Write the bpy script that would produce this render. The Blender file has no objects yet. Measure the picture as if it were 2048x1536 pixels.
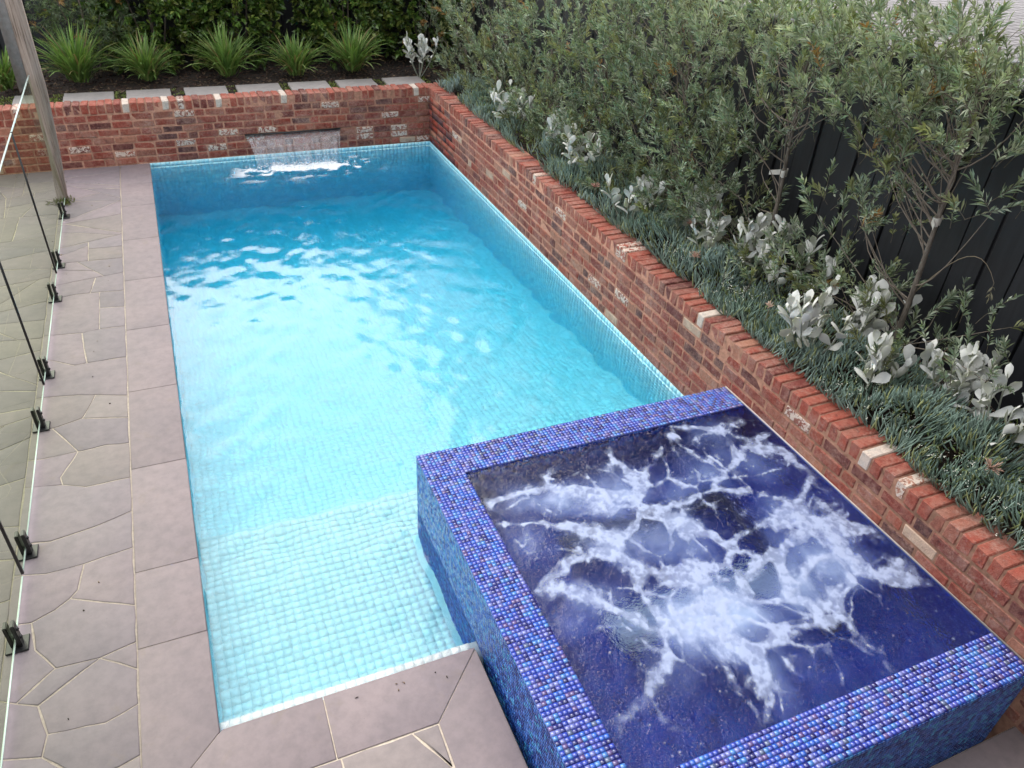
import bpy, bmesh, math, random
import numpy as np
from mathutils import Matrix, Vector
random.seed(7); rng = np.random.default_rng(7)
scene = bpy.context.scene
COL = scene.collection

# ------------------------------------------------------------------ camera
cam_data = bpy.data.cameras.new("camera"); cam = bpy.data.objects.new("camera", cam_data); COL.objects.link(cam)
Rt = ((0.91924, -0.390304, 0.051574), (-0.185835, -0.545653, -0.817146), (0.347077, 0.741569, -0.574119))
rx, dn, fw = (Vector(v).normalized() for v in Rt)
m = Matrix.Identity(4)
for i in range(3):
    m[i][0] = rx[i]; m[i][1] = -dn[i]; m[i][2] = -fw[i]
m.translation = Vector((0.3248, -2.3335, 3.5))
cam.matrix_world = m
cam_data.sensor_width = 36; cam_data.lens = 27.02; cam_data.clip_end = 500; cam_data.clip_start = .05
scene.camera = cam

# ------------------------------------------------------------------ light
SUN_EL, SUN_AZ = math.radians(41), math.radians(-10)      # azimuth from +Y towards +X
world = bpy.data.worlds.new("World"); scene.world = world; world.use_nodes = True
wn, wl = world.node_tree.nodes, world.node_tree.links
wn.clear()
wo = wn.new('ShaderNodeOutputWorld'); bg = wn.new('ShaderNodeBackground'); bg.inputs['Strength'].default_value = .1
sky = wn.new('ShaderNodeTexSky'); sky.sky_type = 'NISHITA'; sky.sun_disc = False
sky.sun_elevation = SUN_EL; sky.sun_rotation = SUN_AZ; sky.air_density = 1.2; sky.dust_density = 2.5
tc = wn.new('ShaderNodeTexCoord')
cn = wn.new('ShaderNodeTexNoise'); cn.inputs['Scale'].default_value = 3.2; cn.inputs['Detail'].default_value = 7; cn.inputs['Roughness'].default_value = .55
mp = wn.new('ShaderNodeMapping'); mp.inputs['Scale'].default_value = (1, 1, 1.8); mp.inputs['Location'].default_value = (.35, .1, .2)
cr = wn.new('ShaderNodeValToRGB'); cr.color_ramp.elements[0].position = .36; cr.color_ramp.elements[1].position = .56
mxw = wn.new('ShaderNodeMix'); mxw.data_type = 'RGBA'
mxw.inputs['B'].default_value = (13.5, 13.6, 13.9, 1)
wl.new(tc.outputs['Generated'], mp.inputs['Vector']); wl.new(mp.outputs[0], cn.inputs['Vector'])
wl.new(cn.outputs['Fac'], cr.inputs['Fac']); wl.new(cr.outputs['Color'], mxw.inputs['Factor'])
wl.new(sky.outputs[0], mxw.inputs['A']); wl.new(mxw.outputs['Result'], bg.inputs['Color']); wl.new(bg.outputs[0], wo.inputs[0])
sd = bpy.data.lights.new("sun", 'SUN'); sd.energy = 1.3; sd.angle = math.radians(46); sd.color = (1, .96, .9)
sun = bpy.data.objects.new("sun", sd); COL.objects.link(sun)
sv = Vector((math.sin(SUN_AZ)*math.cos(SUN_EL), math.cos(SUN_AZ)*math.cos(SUN_EL), math.sin(SUN_EL)))
sun.rotation_euler = (-sv).to_track_quat('-Z', 'Y').to_euler(); sun.location = sv*20
scene.view_settings.view_transform = 'Standard'; scene.view_settings.look = 'None'
scene.view_settings.exposure = 0.92; scene.view_settings.gamma = 1; scene.view_settings.use_curve_mapping = False
scene.cycles.use_denoising = True
scene.cycles.max_bounces = 14; scene.cycles.transmission_bounces = 10; scene.cycles.transparent_max_bounces = 24
scene.cycles.diffuse_bounces = 5; scene.cycles.glossy_bounces = 5
scene.cycles.caustics_refractive = True; scene.cycles.caustics_reflective = False
scene.cycles.sample_clamp_indirect = 20; scene.cycles.blur_glossy = .6

# ------------------------------------------------------------------ helpers
def lin(r, g, b):
    f = lambda c: c/12.92 if c <= .04045 else ((c+.055)/1.055)**2.4
    return (f(r/255), f(g/255), f(b/255), 1)

class NT:
    def __init__(s, name):
        s.m = bpy.data.materials.new(name); s.m.use_nodes = True
        s.n, s.l = s.m.node_tree.nodes, s.m.node_tree.links
        s.n.clear(); s.out = s.n.new('ShaderNodeOutputMaterial')
        s.tc = None
    def node(s, t, **kw):
        nd = s.n.new(t)
        for k, v in kw.items():
            if k.startswith('_'): setattr(nd, k[1:], v)
            else:
                nd.inputs[k.replace('__', ' ')].default_value = v
        return nd
    def link(s, a, b): s.l.new(a, b)
    def coord(s, which='Object', scale=(1, 1, 1)):
        if which == 'World':
            g = s.n.new('ShaderNodeNewGeometry'); o = g.outputs['Position']
        else:
            t = s.n.new('ShaderNodeTexCoord'); o = t.outputs[which]
        mp = s.n.new('ShaderNodeMapping'); mp.inputs['Scale'].default_value = scale
        s.l.new(o, mp.inputs['Vector']); return mp.outputs[0]
    def noise(s, vec, scale, detail=4, rough=.55, dist=0):
        n = s.node('ShaderNodeTexNoise', Scale=scale, Detail=detail, Roughness=rough, Distortion=dist)
        s.l.new(vec, n.inputs['Vector']); return n.outputs['Fac']
    def ramp(s, fac, *stops):
        r = s.n.new('ShaderNodeValToRGB'); e = r.color_ramp.elements
        while len(e) < len(stops): e.new(.5)
        for el, (p, c) in zip(e, stops):
            el.position = p; el.color = c if len(c) == 4 else (*c, 1)
        s.l.new(fac, r.inputs['Fac']); return r.outputs['Color']
    def mix(s, fac, a, b, mode='MIX'):
        x = s.n.new('ShaderNodeMix'); x.data_type = 'RGBA'; x.blend_type = mode
        for k, v in (('Factor', fac), ('A', a), ('B', b)):
            if isinstance(v, (int, float, tuple)): x.inputs[k].default_value = v
            else: s.l.new(v, x.inputs[k])
        return x.outputs['Result']
    def math(s, op, a, b=0.0, clamp=False):
        x = s.n.new('ShaderNodeMath'); x.operation = op; x.use_clamp = clamp
        for i, v in enumerate((a, b)):
            if isinstance(v, (int, float)): x.inputs[i].default_value = v
            else: s.l.new(v, x.inputs[i])
        return x.outputs[0]
    def bump(s, h, strength=.3, dist=.01, normal=None):
        b = s.node('ShaderNodeBump', Strength=strength, Distance=dist)
        s.l.new(h, b.inputs['Height'])
        if normal is not None: s.l.new(normal, b.inputs['Normal'])
        return b.outputs[0]
    def bsdf(s, color=None, rough=.6, **kw):
        b = s.n.new('ShaderNodeBsdfPrincipled')
        if color is not None:
            if isinstance(color, tuple): b.inputs['Base Color'].default_value = color
            else: s.l.new(color, b.inputs['Base Color'])
        if isinstance(rough, (int, float)): b.inputs['Roughness'].default_value = rough
        else: s.l.new(rough, b.inputs['Roughness'])
        for k, v in kw.items():
            k = k.replace('__', ' ')
            if isinstance(v, (int, float, tuple)): b.inputs[k].default_value = v
            else: s.l.new(v, b.inputs[k])
        return b.outputs[0]
    def attr(s, name='col'):
        a = s.n.new('ShaderNodeAttribute'); a.attribute_name = name; return a
    def done(s, surf, vol=None):
        s.l.new(surf, s.out.inputs['Surface'])
        if vol is not None: s.l.new(vol, s.out.inputs['Volume'])
        return s.m

def mesh_np(name, V, F, mats=(), col=None, smooth=False, attrs=None, matidx=None):
    """V (n,3), F list of equal-length face index arrays or one array"""
    me = bpy.data.meshes.new(name)
    if isinstance(F, np.ndarray): F = [F]
    F = [np.asarray(f, dtype=np.int32) for f in F if len(f)]
    V = np.asarray(V, dtype=np.float32)
    me.vertices.add(len(V)); me.vertices.foreach_set('co', V.ravel())
    nl = sum(f.size for f in F); npoly = sum(len(f) for f in F)
    me.loops.add(nl); me.polygons.add(npoly)
    me.loops.foreach_set('vertex_index', np.concatenate([f.ravel() for f in F]))
    tot = np.concatenate([np.full(len(f), f.shape[1], np.int32) for f in F])
    st = np.concatenate([[0], np.cumsum(tot)[:-1]]).astype(np.int32)
    me.polygons.foreach_set('loop_start', st)
    me.polygons.foreach_set('loop_total', tot)
    if smooth: me.polygons.foreach_set('use_smooth', np.ones(npoly, bool))
    if matidx is not None: me.polygons.foreach_set('material_index', np.asarray(matidx, np.int32))
    me.update(calc_edges=True)
    if col is not None:
        a = me.attributes.new('col', 'FLOAT_COLOR', 'POINT')
        c = np.ones((len(V), 4), np.float32); c[:, :3] = np.asarray(col)[:, :3]
        a.data.foreach_set('color', c.ravel())
    for k, v in (attrs or {}).items():
        a = me.attributes.new(k, 'FLOAT', 'POINT'); a.data.foreach_set('value', np.asarray(v, np.float32))
    for mt in mats: me.materials.append(mt)
    return me

def put(name, me, parent=None, loc=None, rot=None, **props):
    o = bpy.data.objects.new(name, me); COL.objects.link(o)
    if parent is not None: o.parent = parent
    if loc is not None: o.location = loc
    if rot is not None: o.rotation_euler = rot
    for k, v in props.items(): o[k] = v
    return o
def root(name, label, cat, loc=(0, 0, 0), group=None, kind=None):
    o = bpy.data.objects.new(name, None); COL.objects.link(o); o.location = loc; o.empty_display_size = .1
    o['label'] = label; o['category'] = cat
    if group: o['group'] = group
    if kind: o['kind'] = kind
    return o

class Geo:
    """collects pieces with a colour per piece and builds ONE mesh"""
    def __init__(s): s.V = []; s.Q = []; s.T = []; s.C = []; s.n = 0
    def add(s, V, Q=None, T=None, c=(1, 1, 1)):
        V = np.asarray(V, float).reshape(-1, 3)
        if Q is not None and len(Q): s.Q.append(np.asarray(Q)+s.n)
        if T is not None and len(T): s.T.append(np.asarray(T)+s.n)
        c = np.asarray(c, float)
        s.C.append(np.tile(c, (len(V), 1)) if c.ndim == 1 else c)
        s.V.append(V); s.n += len(V)
    def box(s, a, b, c=(1, 1, 1)):
        x0, y0, z0 = a; x1, y1, z1 = b
        V = [(x0, y0, z0), (x1, y0, z0), (x1, y1, z0), (x0, y1, z0), (x0, y0, z1), (x1, y0, z1), (x1, y1, z1), (x0, y1, z1)]
        s.add(V, Q=[(0, 3, 2, 1), (4, 5, 6, 7), (0, 1, 5, 4), (1, 2, 6, 5), (2, 3, 7, 6), (3, 0, 4, 7)], c=c)
    def tube(s, pts, radii, k=6, c=(1, 1, 1), cap=True):
        pts = np.asarray(pts, float); n = len(pts)
        radii = np.broadcast_to(radii, (n,))
        t = np.gradient(pts, axis=0); t /= np.linalg.norm(t, axis=1)[:, None]+1e-9
        up = np.array([0, 0, 1.]) if abs(t[0][2]) < .9 else np.array([1., 0, 0])
        V = []
        a = np.arange(k)*2*np.pi/k
        for i in range(n):
            u = np.cross(t[i], up); u /= np.linalg.norm(u)+1e-9; w = np.cross(t[i], u)
            V.append(pts[i]+radii[i]*(np.cos(a)[:, None]*u+np.sin(a)[:, None]*w))
        Q = [(i*k+j, i*k+(j+1) % k, (i+1)*k+(j+1) % k, (i+1)*k+j) for i in range(n-1) for j in range(k)]
        V = np.concatenate(V)
        T = []
        if cap:
            V = np.concatenate([V, pts[-1:]+t[-1:]*radii[-1]*.6]); T = [((n-1)*k+j, (n-1)*k+(j+1) % k, n*k) for j in range(k)]
        s.add(V, Q=Q, T=T, c=c)
    def mesh(s, name, mats=(), smooth=False):
        F = []
        if s.Q: F.append(np.concatenate([q.reshape(-1, 4) for q in s.Q]))
        if s.T: F.append(np.concatenate([t.reshape(-1, 3) for t in s.T]))
        return mesh_np(name, np.concatenate(s.V), F, mats, col=np.concatenate(s.C), smooth=smooth)

def vnoise(x, y, seed=0, oct=4, lac=2.0, gain=.5):
    """value noise, numpy"""
    r = np.random.default_rng(seed); tot = 0; amp = 1; norm = 0
    for o in range(oct):
        g = r.random((64, 64)); xf = x*lac**o; yf = y*lac**o
        xi = np.floor(xf).astype(int); yi = np.floor(yf).astype(int); fx = xf-xi; fy = yf-yi
        fx = fx*fx*(3-2*fx); fy = fy*fy*(3-2*fy)
        a = g[xi % 64, yi % 64]; b = g[(xi+1) % 64, yi % 64]; c = g[xi % 64, (yi+1) % 64]; d = g[(xi+1) % 64, (yi+1) % 64]
        tot = tot+amp*((a*(1-fx)+b*fx)*(1-fy)+(c*(1-fx)+d*fx)*fy); norm += amp; amp *= gain
    return tot/norm
def sstep(a, b, x):
    t = np.clip((x-a)/(b-a), 0, 1); return t*t*(3-2*t)

# ------------------------------------------------------------------ materials
def mat_stone():
    t = NT('lilac_bluestone'); v = t.coord('World')
    at = t.attr('col').outputs['Color']; oi = t.n.new('ShaderNodeObjectInfo')
    n1 = t.noise(v, 2.2, 5, .6); n2 = t.noise(v, 14, 6, .65); n3 = t.noise(v, 90, 3, .6)
    c = t.mix(.75, at, t.ramp(n1, (.3, (.84, .85, .87)), (.7, (1.10, 1.07, 1.05))), 'MULTIPLY')
    c = t.mix(.7, c, t.ramp(n2, (.32, (.80, .80, .80)), (.6, (1.06, 1.05, 1.04))), 'MULTIPLY')
    warm = t.ramp(t.noise(v, 5.5, 5, .7, .6), (.60, (0, 0, 0)), (.74, (1, 1, 1)))
    c = t.mix(t.math('MULTIPLY', warm, .4), c, (.21, .165, .12, 1))
    c = t.mix(t.math('MULTIPLY', t.ramp(t.noise(v, 60, 2, .5), (.70, (0, 0, 0)), (.76, (1, 1, 1))), .25), c, (.12, .11, .11, 1))
    h = t.math('ADD', t.math('MULTIPLY', n2, .7), t.math('MULTIPLY', n3, .3))
    return t.done(t.bsdf(c, .72, Normal=t.bump(h, .35, .006)))
def mat_plain(name, color, rough=.7, nscale=20, var=.25, bump=.2, **kw):
    t = NT(name); v = t.coord('World')
    n = t.noise(v, nscale, 5, .6)
    c = t.mix(1.0, color, t.ramp(n, (.25, (1-var,)*3), (.75, (1+var,)*3)), 'MULTIPLY')
    return t.done(t.bsdf(c, rough, Normal=t.bump(n, bump, .004), **kw))
def mat_brick(painted=False):
    t = NT('painted_brick' if painted else 'recycled_brick'); v = t.coord('World')
    oi = t.n.new('ShaderNodeObjectInfo')
    n1 = t.noise(v, 30, 6, .7); n2 = t.noise(v, 9, 5, .65, .5); n3 = t.noise(v, 120, 3, .6)
    c = t.mix(1.0, oi.outputs['Color'], t.ramp(n1, (.25, (.62, .60, .60)), (.7, (1.22, 1.18, 1.15))), 'MULTIPLY')
    smear = t.ramp(t.math('ADD', t.math('MULTIPLY', n2, .6), t.math('MULTIPLY', n1, .4)), (.44, (0, 0, 0)), (.62, (1, 1, 1)))
    c = t.mix(t.math('MULTIPLY', smear, .62), c, lin(158, 118, 102))
    soot = t.ramp(t.noise(v, 16, 5, .7), (.56, (0, 0, 0)), (.70, (1, 1, 1)))
    c = t.mix(t.math('MULTIPLY', soot, .55), c, (.045, .02, .018, 1))
    bloom = t.ramp(t.math('ADD', t.math('MULTIPLY', t.noise(v, 3.2, 6, .7, .4), .6), t.math('MULTIPLY', t.noise(v, 48, 4, .7), .4)), (.50, (0, 0, 0)), (.62, (1, 1, 1)))
    c = t.mix(t.math('MULTIPLY', bloom, .48), c, lin(178, 148, 134))
    if painted:
        p = t.ramp(t.noise(v, 26, 5, .75, .9), (.47, (0, 0, 0)), (.52, (1, 1, 1)))
        c = t.mix(p, c, lin(206, 190, 176))
    h = t.math('ADD', t.math('MULTIPLY', n1, .6), t.math('MULTIPLY', n3, .4))
    return t.done(t.bsdf(c, .82, Normal=t.bump(h, 1.0, .009)))
def mat_attr(name, rough=.3, gain=1.0, nscale=60, var=.1, **kw):
    t = NT(name); v = t.coord('World'); at = t.attr('col').outputs['Color']
    c = t.mix(1.0, at, t.ramp(t.noise(v, nscale, 3, .6), (.3, (1-var,)*3), (.7, (1+var,)*3)), 'MULTIPLY')
    return t.done(t.bsdf(c, rough, **kw))
def mat_leaf(name, trans=.3, rough=.5, tint=(1, 1, 1, 1), spec=.35):
    t = NT(name); at = t.attr('col').outputs['Color']
    v = t.coord('World')
    c = t.mix(1.0, at, t.ramp(t.noise(v, 7, 3, .6), (.3, (.8, .82, .8)), (.7, (1.2, 1.18, 1.12))), 'MULTIPLY')
    b = t.bsdf(c, rough, Specular__IOR__Level=spec)
    tr = t.n.new('ShaderNodeBsdfTranslucent'); t.link(t.mix(1.0, c, (1.1, 1.25, .6, 1), 'MULTIPLY'), tr.inputs['Color'])
    mx = t.n.new('ShaderNodeMixShader'); mx.inputs[0].default_value = trans
    t.link(b, mx.inputs[1]); t.link(tr.outputs[0], mx.inputs[2])
    return t.done(mx.outputs[0])
M_STONE = mat_stone()
M_GROUT = mat_plain('sandy_grout', lin(190, 177, 160), .9, 40, .25, .4)
M_MORTAR = mat_plain('lime_mortar', lin(150, 112, 94), .95, 22, .45, .9)
M_BRICK = mat_brick(); M_BRICKP = mat_brick(True)
M_TILE = mat_attr('glazed_mosaic', .35, var=.05, Specular__IOR__Level=.08)
M_WETTILE = mat_attr('submerged_glass_mosaic', .4, var=.12, Specular__IOR__Level=.05)
M_SPATILE = mat_attr('iridescent_glass_mosaic', .16, var=.15, Specular__IOR__Level=.8, Coat__Weight=.5, Coat__Roughness=.08)
M_PGROUT = mat_plain('pool_grout', lin(214, 234, 240), .8, 50, .1, .1)
M_SGROUT = mat_plain('dark_blue_grout', (.04, .06, .21, 1), .7, 50, .2, .1)
M_SOIL = mat_plain('garden_soil', (.035, .024, .018, 1), .95, 30, .5, .9)
M_BLACK = mat_plain('black_powdercoat', (.012, .012, .013, 1), .38, 80, .1, .02)
M_TRIM = mat_plain('pale_metal_trim', (.55, .5, .45, 1), .35, 60, .2, .05)
M_LEAF = mat_leaf('olive_leaf', .22, .45)
M_SUCC = mat_leaf('blue_succulent', .12, .5)
M_SILVER = mat_leaf('silver_felted_leaf', .18, .7, spec=.2)
M_GLOSSY = mat_leaf('glossy_green_leaf', .22, .28, spec=.6)
def mat_bark():
    t = NT('grey_bark'); v = t.coord('World', (1, 1, .25)); n = t.noise(v, 60, 5, .7)
    c = t.ramp(n, (.3, (.055, .045, .035)), (.7, (.20, .17, .14)))
    return t.done(t.bsdf(c, .85, Normal=t.bump(n, .6, .004)))
M_BARK = mat_bark()
def mat_timber():
    t = NT('weathered_grey_timber'); v = t.coord('World', (1, 1, .045)); n = t.noise(v, 70, 6, .72); n2 = t.noise(v, 14, 4, .6)
    c = t.ramp(n, (.32, (.07, .05, .04)), (.45, (.25, .20, .165)), (.7, (.37, .315, .28)))
    c = t.mix(.6, c, t.ramp(n2, (.3, (.72, .70, .68)), (.7, (1.15, 1.12, 1.1))), 'MULTIPLY')
    return t.done(t.bsdf(c, .85, Normal=t.bump(n, .8, .006)))
M_TIMBER = mat_timber()
def mat_fence():
    t = NT('charcoal_painted_board'); v = t.coord('World', (1, 1, .1)); n = t.noise(v, 30, 5, .6)
    c = t.ramp(n, (.3, (.011, .012, .015)), (.7, (.020, .021, .026)))
    return t.done(t.bsdf(c, .55, Normal=t.bump(n, .3, .003)))
M_FENCE = mat_fence()
def mat_water(name, absorb, bump_s, scale=6, dens=1.0, fine=.4, dist=.05):
    t = NT(name); v = t.coord('World', (1, 1.0, 1))
    n1 = t.noise(v, scale, 3, .5, .6); n2 = t.noise(v, scale*4.2, 3, .55, .4)
    h = t.math('ADD', n1, t.math('MULTIPLY', n2, fine))
    g = t.n.new('ShaderNodeBsdfPrincipled'); g.inputs['Base Color'].default_value = (1, 1, 1, 1)
    g.inputs['Roughness'].default_value = 0.0; g.inputs['IOR'].default_value = 1.333; g.inputs['Transmission Weight'].default_value = 1
    t.link(t.bump(h, bump_s, dist), g.inputs['Normal'])
    va = t.n.new('ShaderNodeVolumeAbsorption'); va.inputs['Color'].default_value = absorb; va.inputs['Density'].default_value = dens
    return t, g.outputs[0], va.outputs[0]
# ------------------------------------------------------------------ dimensions
W, L = 3.67, 8.08                # pool inside
SX, SYN, SYF, SH = 1.344, -1.325, 1.17, .38   # raised spa
WZ = -.068                       # pool water level
TOP = .74                        # brick wall height
FLAGS = [[[-0.95,4.701],[-0.727,4.736],[-0.537,4.725],[-0.532,4.045],[-0.663,4.02],[-0.95,4.065]],[[-0.537,4.725],[-0.333,4.695],[-0.333,4.385],[-0.535,4.418]],[[-0.535,4.418],[-0.333,4.385],[-0.333,4.034],[-0.532,4.045]],[[-0.95,4.065],[-0.663,4.02],[-0.643,3.762],[-0.617,3.531],[-0.708,3.524],[-0.849,3.638],[-0.95,3.702]],[[-0.663,4.02],[-0.532,4.045],[-0.333,4.034],[-0.333,3.529],[-0.617,3.531],[-0.643,3.762]],[[-0.95,3.702],[-0.849,3.638],[-0.708,3.524],[-0.617,3.531],[-0.333,3.529],[-0.333,2.977],[-0.552,3.057],[-0.669,3.097],[-0.845,3.131],[-0.95,3.147]],[[-0.95,3.147],[-0.845,3.131],[-0.669,3.097],[-0.552,3.057],[-0.624,2.812],[-0.636,2.785],[-0.795,2.732],[-0.82,2.728],[-0.95,2.744]],[[-0.552,3.057],[-0.333,2.977],[-0.333,2.694],[-0.636,2.785],[-0.624,2.812]],[[-0.95,2.744],[-0.82,2.728],[-0.652,2.406],[-0.872,2.397],[-0.95,2.414]],[[-0.82,2.728],[-0.795,2.732],[-0.636,2.785],[-0.333,2.694],[-0.333,2.39],[-0.484,2.419],[-0.627,2.403],[-0.652,2.406]],[[-0.95,2.414],[-0.872,2.397],[-0.652,2.406],[-0.747,2.164],[-0.732,2.084],[-0.95,2.132]],[[-0.652,2.406],[-0.627,2.403],[-0.484,2.419],[-0.333,2.39],[-0.333,2.017],[-0.596,2.015],[-0.732,2.084],[-0.747,2.164]],[[-0.95,2.132],[-0.732,2.084],[-0.596,2.015],[-0.333,2.017],[-0.333,1.691],[-0.537,1.623],[-0.776,1.581],[-0.95,1.616]],[[-0.95,1.616],[-0.776,1.581],[-0.537,1.623],[-0.333,1.691],[-0.333,1.369],[-0.593,1.329],[-0.786,1.322],[-0.95,1.368]],[[-0.95,1.368],[-0.786,1.322],[-0.593,1.329],[-0.619,1.142],[-0.657,1.09],[-0.728,1.034],[-0.836,0.985],[-0.95,1.008]],[[-0.593,1.329],[-0.333,1.369],[-0.333,0.919],[-0.657,1.09],[-0.619,1.142]],[[-0.657,1.09],[-0.333,0.919],[-0.333,0.669],[-0.506,0.63],[-0.708,0.642],[-0.808,0.796],[-0.836,0.985],[-0.728,1.034]],[[-0.95,1.008],[-0.836,0.985],[-0.808,0.796],[-0.708,0.642],[-0.725,0.631],[-0.87,0.497],[-0.95,0.544]],[[-0.506,0.63],[-0.333,0.669],[-0.333,0.495]],[[-0.708,0.642],[-0.506,0.63],[-0.587,0.578],[-0.774,0.448],[-0.87,0.497],[-0.725,0.631]],[[-0.506,0.63],[-0.333,0.495],[-0.333,0.291],[-0.482,0.241],[-0.725,0.274],[-0.774,0.448],[-0.587,0.578]],[[-0.95,0.544],[-0.87,0.497],[-0.774,0.448],[-0.725,0.274],[-0.741,0.162],[-0.95,0.227]],[[-0.725,0.274],[-0.482,0.241],[-0.333,0.291],[-0.333,0.015],[-0.428,-0.012],[-0.566,-0.017],[-0.741,0.162]],[[-0.95,0.227],[-0.741,0.162],[-0.566,-0.017],[-0.579,-0.151],[-0.95,-0.004]],[[-0.566,-0.017],[-0.428,-0.012],[-0.333,0.015],[-0.333,-0.25],[-0.579,-0.151]]]

# ------------------------------------------------------------------ ground
g = Geo()
xs = [-250, -3.6, 6.0, 250]; ys = [-250, -3.6, 10.8, 250]
V = [(x, y, -.06) for y in ys for x in xs]; Q = []
for j in range(3):
    for i in range(3):
        if (i, j) != (1, 1): Q.append((j*4+i, j*4+i+1, (j+1)*4+i+1, (j+1)*4+i))
g.add(V, Q=Q, c=(.05, .07, .03))
put('ground', g.mesh('ground', [mat_plain('dry_lawn', (.07, .085, .035, 1), .95, 3, .4, .6)]), kind='structure')

# ------------------------------------------------------------------ paving
def inset(poly, d):
    n = len(poly); out = []
    P = [Vector((p[0], p[1])) for p in poly]
    for i in range(n):
        a, b, c = P[i-1], P[i], P[(i+1) % n]
        e1 = (b-a).normalized(); e2 = (c-b).normalized()
        n1 = Vector((-e1.y, e1.x)); n2 = Vector((-e2.y, e2.x)); k = 1+n1.dot(n2)
        k = max(k, .35)
        out.append(b+(n1+n2)*(d/k))
    return out
def area(p): return sum(p[i-1][0]*p[i][1]-p[i][0]*p[i-1][1] for i in range(len(p)))/2
STONE_COL = [lin(131, 121, 124), lin(129, 119, 122), lin(135, 123, 126), lin(133, 123, 121), lin(124, 115, 118), lin(132, 121, 123)]
def stone_mesh(poly, top, joint=.006, wob=.004, col=None, thick=.03):
    if area(poly) < 0: poly = poly[::-1]
    pts = []
    n = len(poly)
    for i in range(n):
        a = Vector(poly[i]); b = Vector(poly[(i+1) % n]); pts.append(a)
        ln = (b-a).length
        if ln > .12 and wob:
            nn = Vector((-(b-a).y, (b-a).x))/ln
            k = int(ln/.12)
            for q in range(1, k+1): pts.append(a.lerp(b, q/(k+1))+nn*random.uniform(-wob, wob))
    o = inset(pts, joint/2); i_ = inset(pts, joint/2+.005)
    c = Vector((sum(p.x for p in o)/len(o), sum(p.y for p in o)/len(o)))
    m_ = len(o)
    V = [(p.x-c.x, p.y-c.y, -thick) for p in o]+[(p.x-c.x, p.y-c.y, top-.0016) for p in o]+[(p.x-c.x, p.y-c.y, top) for p in i_]
    Q = [(i, (i+1) % m_, m_+(i+1) % m_, m_+i) for i in range(m_)]+[(m_+i, m_+(i+1) % m_, 2*m_+(i+1) % m_, 2*m_+i) for i in range(m_)]
    bm_f = [np.array(Q), np.array([[2*m_+i for i in range(m_)]])]
    cc = col or random.choice(STONE_COL); f = random.uniform(.94, 1.07)
    me = mesh_np('paving_stone', V, bm_f, [M_STONE], col=np.tile([cc[0]*f, cc[1]*f, cc[2]*f], (len(V), 1)))
    return me, c
deck = Geo()
# bedding slabs that carry the stones, butted round the pool hole
for a, b in (((-3.6, -3.6), (-.006, L)), ((-.006, -3.6), (1.30, -.006)), ((1.30, -3.6), (3.9, -1.39))):
    deck.box((a[0], a[1], -.30), (b[0], b[1], -.0022))
paving = put('crazy_paving', deck.mesh('paving_bed', [M_GROUT]), kind='structure')
def stone(poly, top=None, name='paving_stone', **k):
    me, c = stone_mesh(poly, random.uniform(.0, .0025) if top is None else top, **k)
    return put(name, me, paving, loc=(c.x, c.y, 0))
for pl in FLAGS: stone(pl, joint=.0075)
def split(poly, amax, out):
    A = abs(area(poly))
    if A < amax*random.uniform(.6, 1.4): out.append(poly); return
    P = [Vector(p) for p in poly]; c = sum(P, Vector((0, 0)))/len(P)
    xs_ = [p.x for p in P]; ys_ = [p.y for p in P]
    ang = random.gauss(0, .35)+(math.pi/2 if (max(xs_)-min(xs_)) > (max(ys_)-min(ys_)) else 0)
    d = Vector((math.cos(ang), math.sin(ang))); nrm = Vector((-d.y, d.x)); c = c+nrm*random.uniform(-.1, .1)*math.sqrt(A)
    s = [(p-c).dot(nrm) for p in P]; A1, B1 = [], []
    for i in range(len(P)):
        j = (i+1) % len(P)
        (A1 if s[i] >= 0 else B1).append(P[i])
        if s[i]*s[j] < 0:
            q = P[i].lerp(P[j], s[i]/(s[i]-s[j])); A1.append(q.copy()); B1.append(q.copy())
    if len(A1) < 3 or len(B1) < 3: out.append(poly); return
    split([tuple(p) for p in A1], amax, out); split([tuple(p) for p in B1], amax, out)
regions = [([(-.95, 4.701), (-.727, 4.736), (-.537, 4.725), (-.333, 4.695), (-.333, L-.002), (-.95, L-.002)], .16),
           ([(-3.58, -1.2), (-.95, -1.2), (-.95, L-.002), (-3.58, L-.002)], .24),
           ([(-3.58, -3.58), (-.95, -3.58), (-.95, -1.2), (-3.58, -1.2)], .6),
           ([(-.95, -1.2), (-.95, -.004), (-.579, -.151), (-.333, -.25), (-.333, -.333), (.51, -.333), (.515, -1.2)], .22),
           ([(.51, -.333), (.851, -.333), (.975, -.56), (.98, -1.3), (.515, -1.2)], .3),
           ([(-.95, -3.58), (.98, -3.58), (.98, -1.3), (.515, -1.2), (-.95, -1.2)], .4)]
for poly, am in regions:
    out = []; split(poly, am, out)
    for p in out: stone(p, joint=.0075)
stone([(.851, -.333), (.983, -.333), (.98, -.555), (.975, -.56)], joint=.0075)
CC = lin(133, 121, 123)
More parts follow.
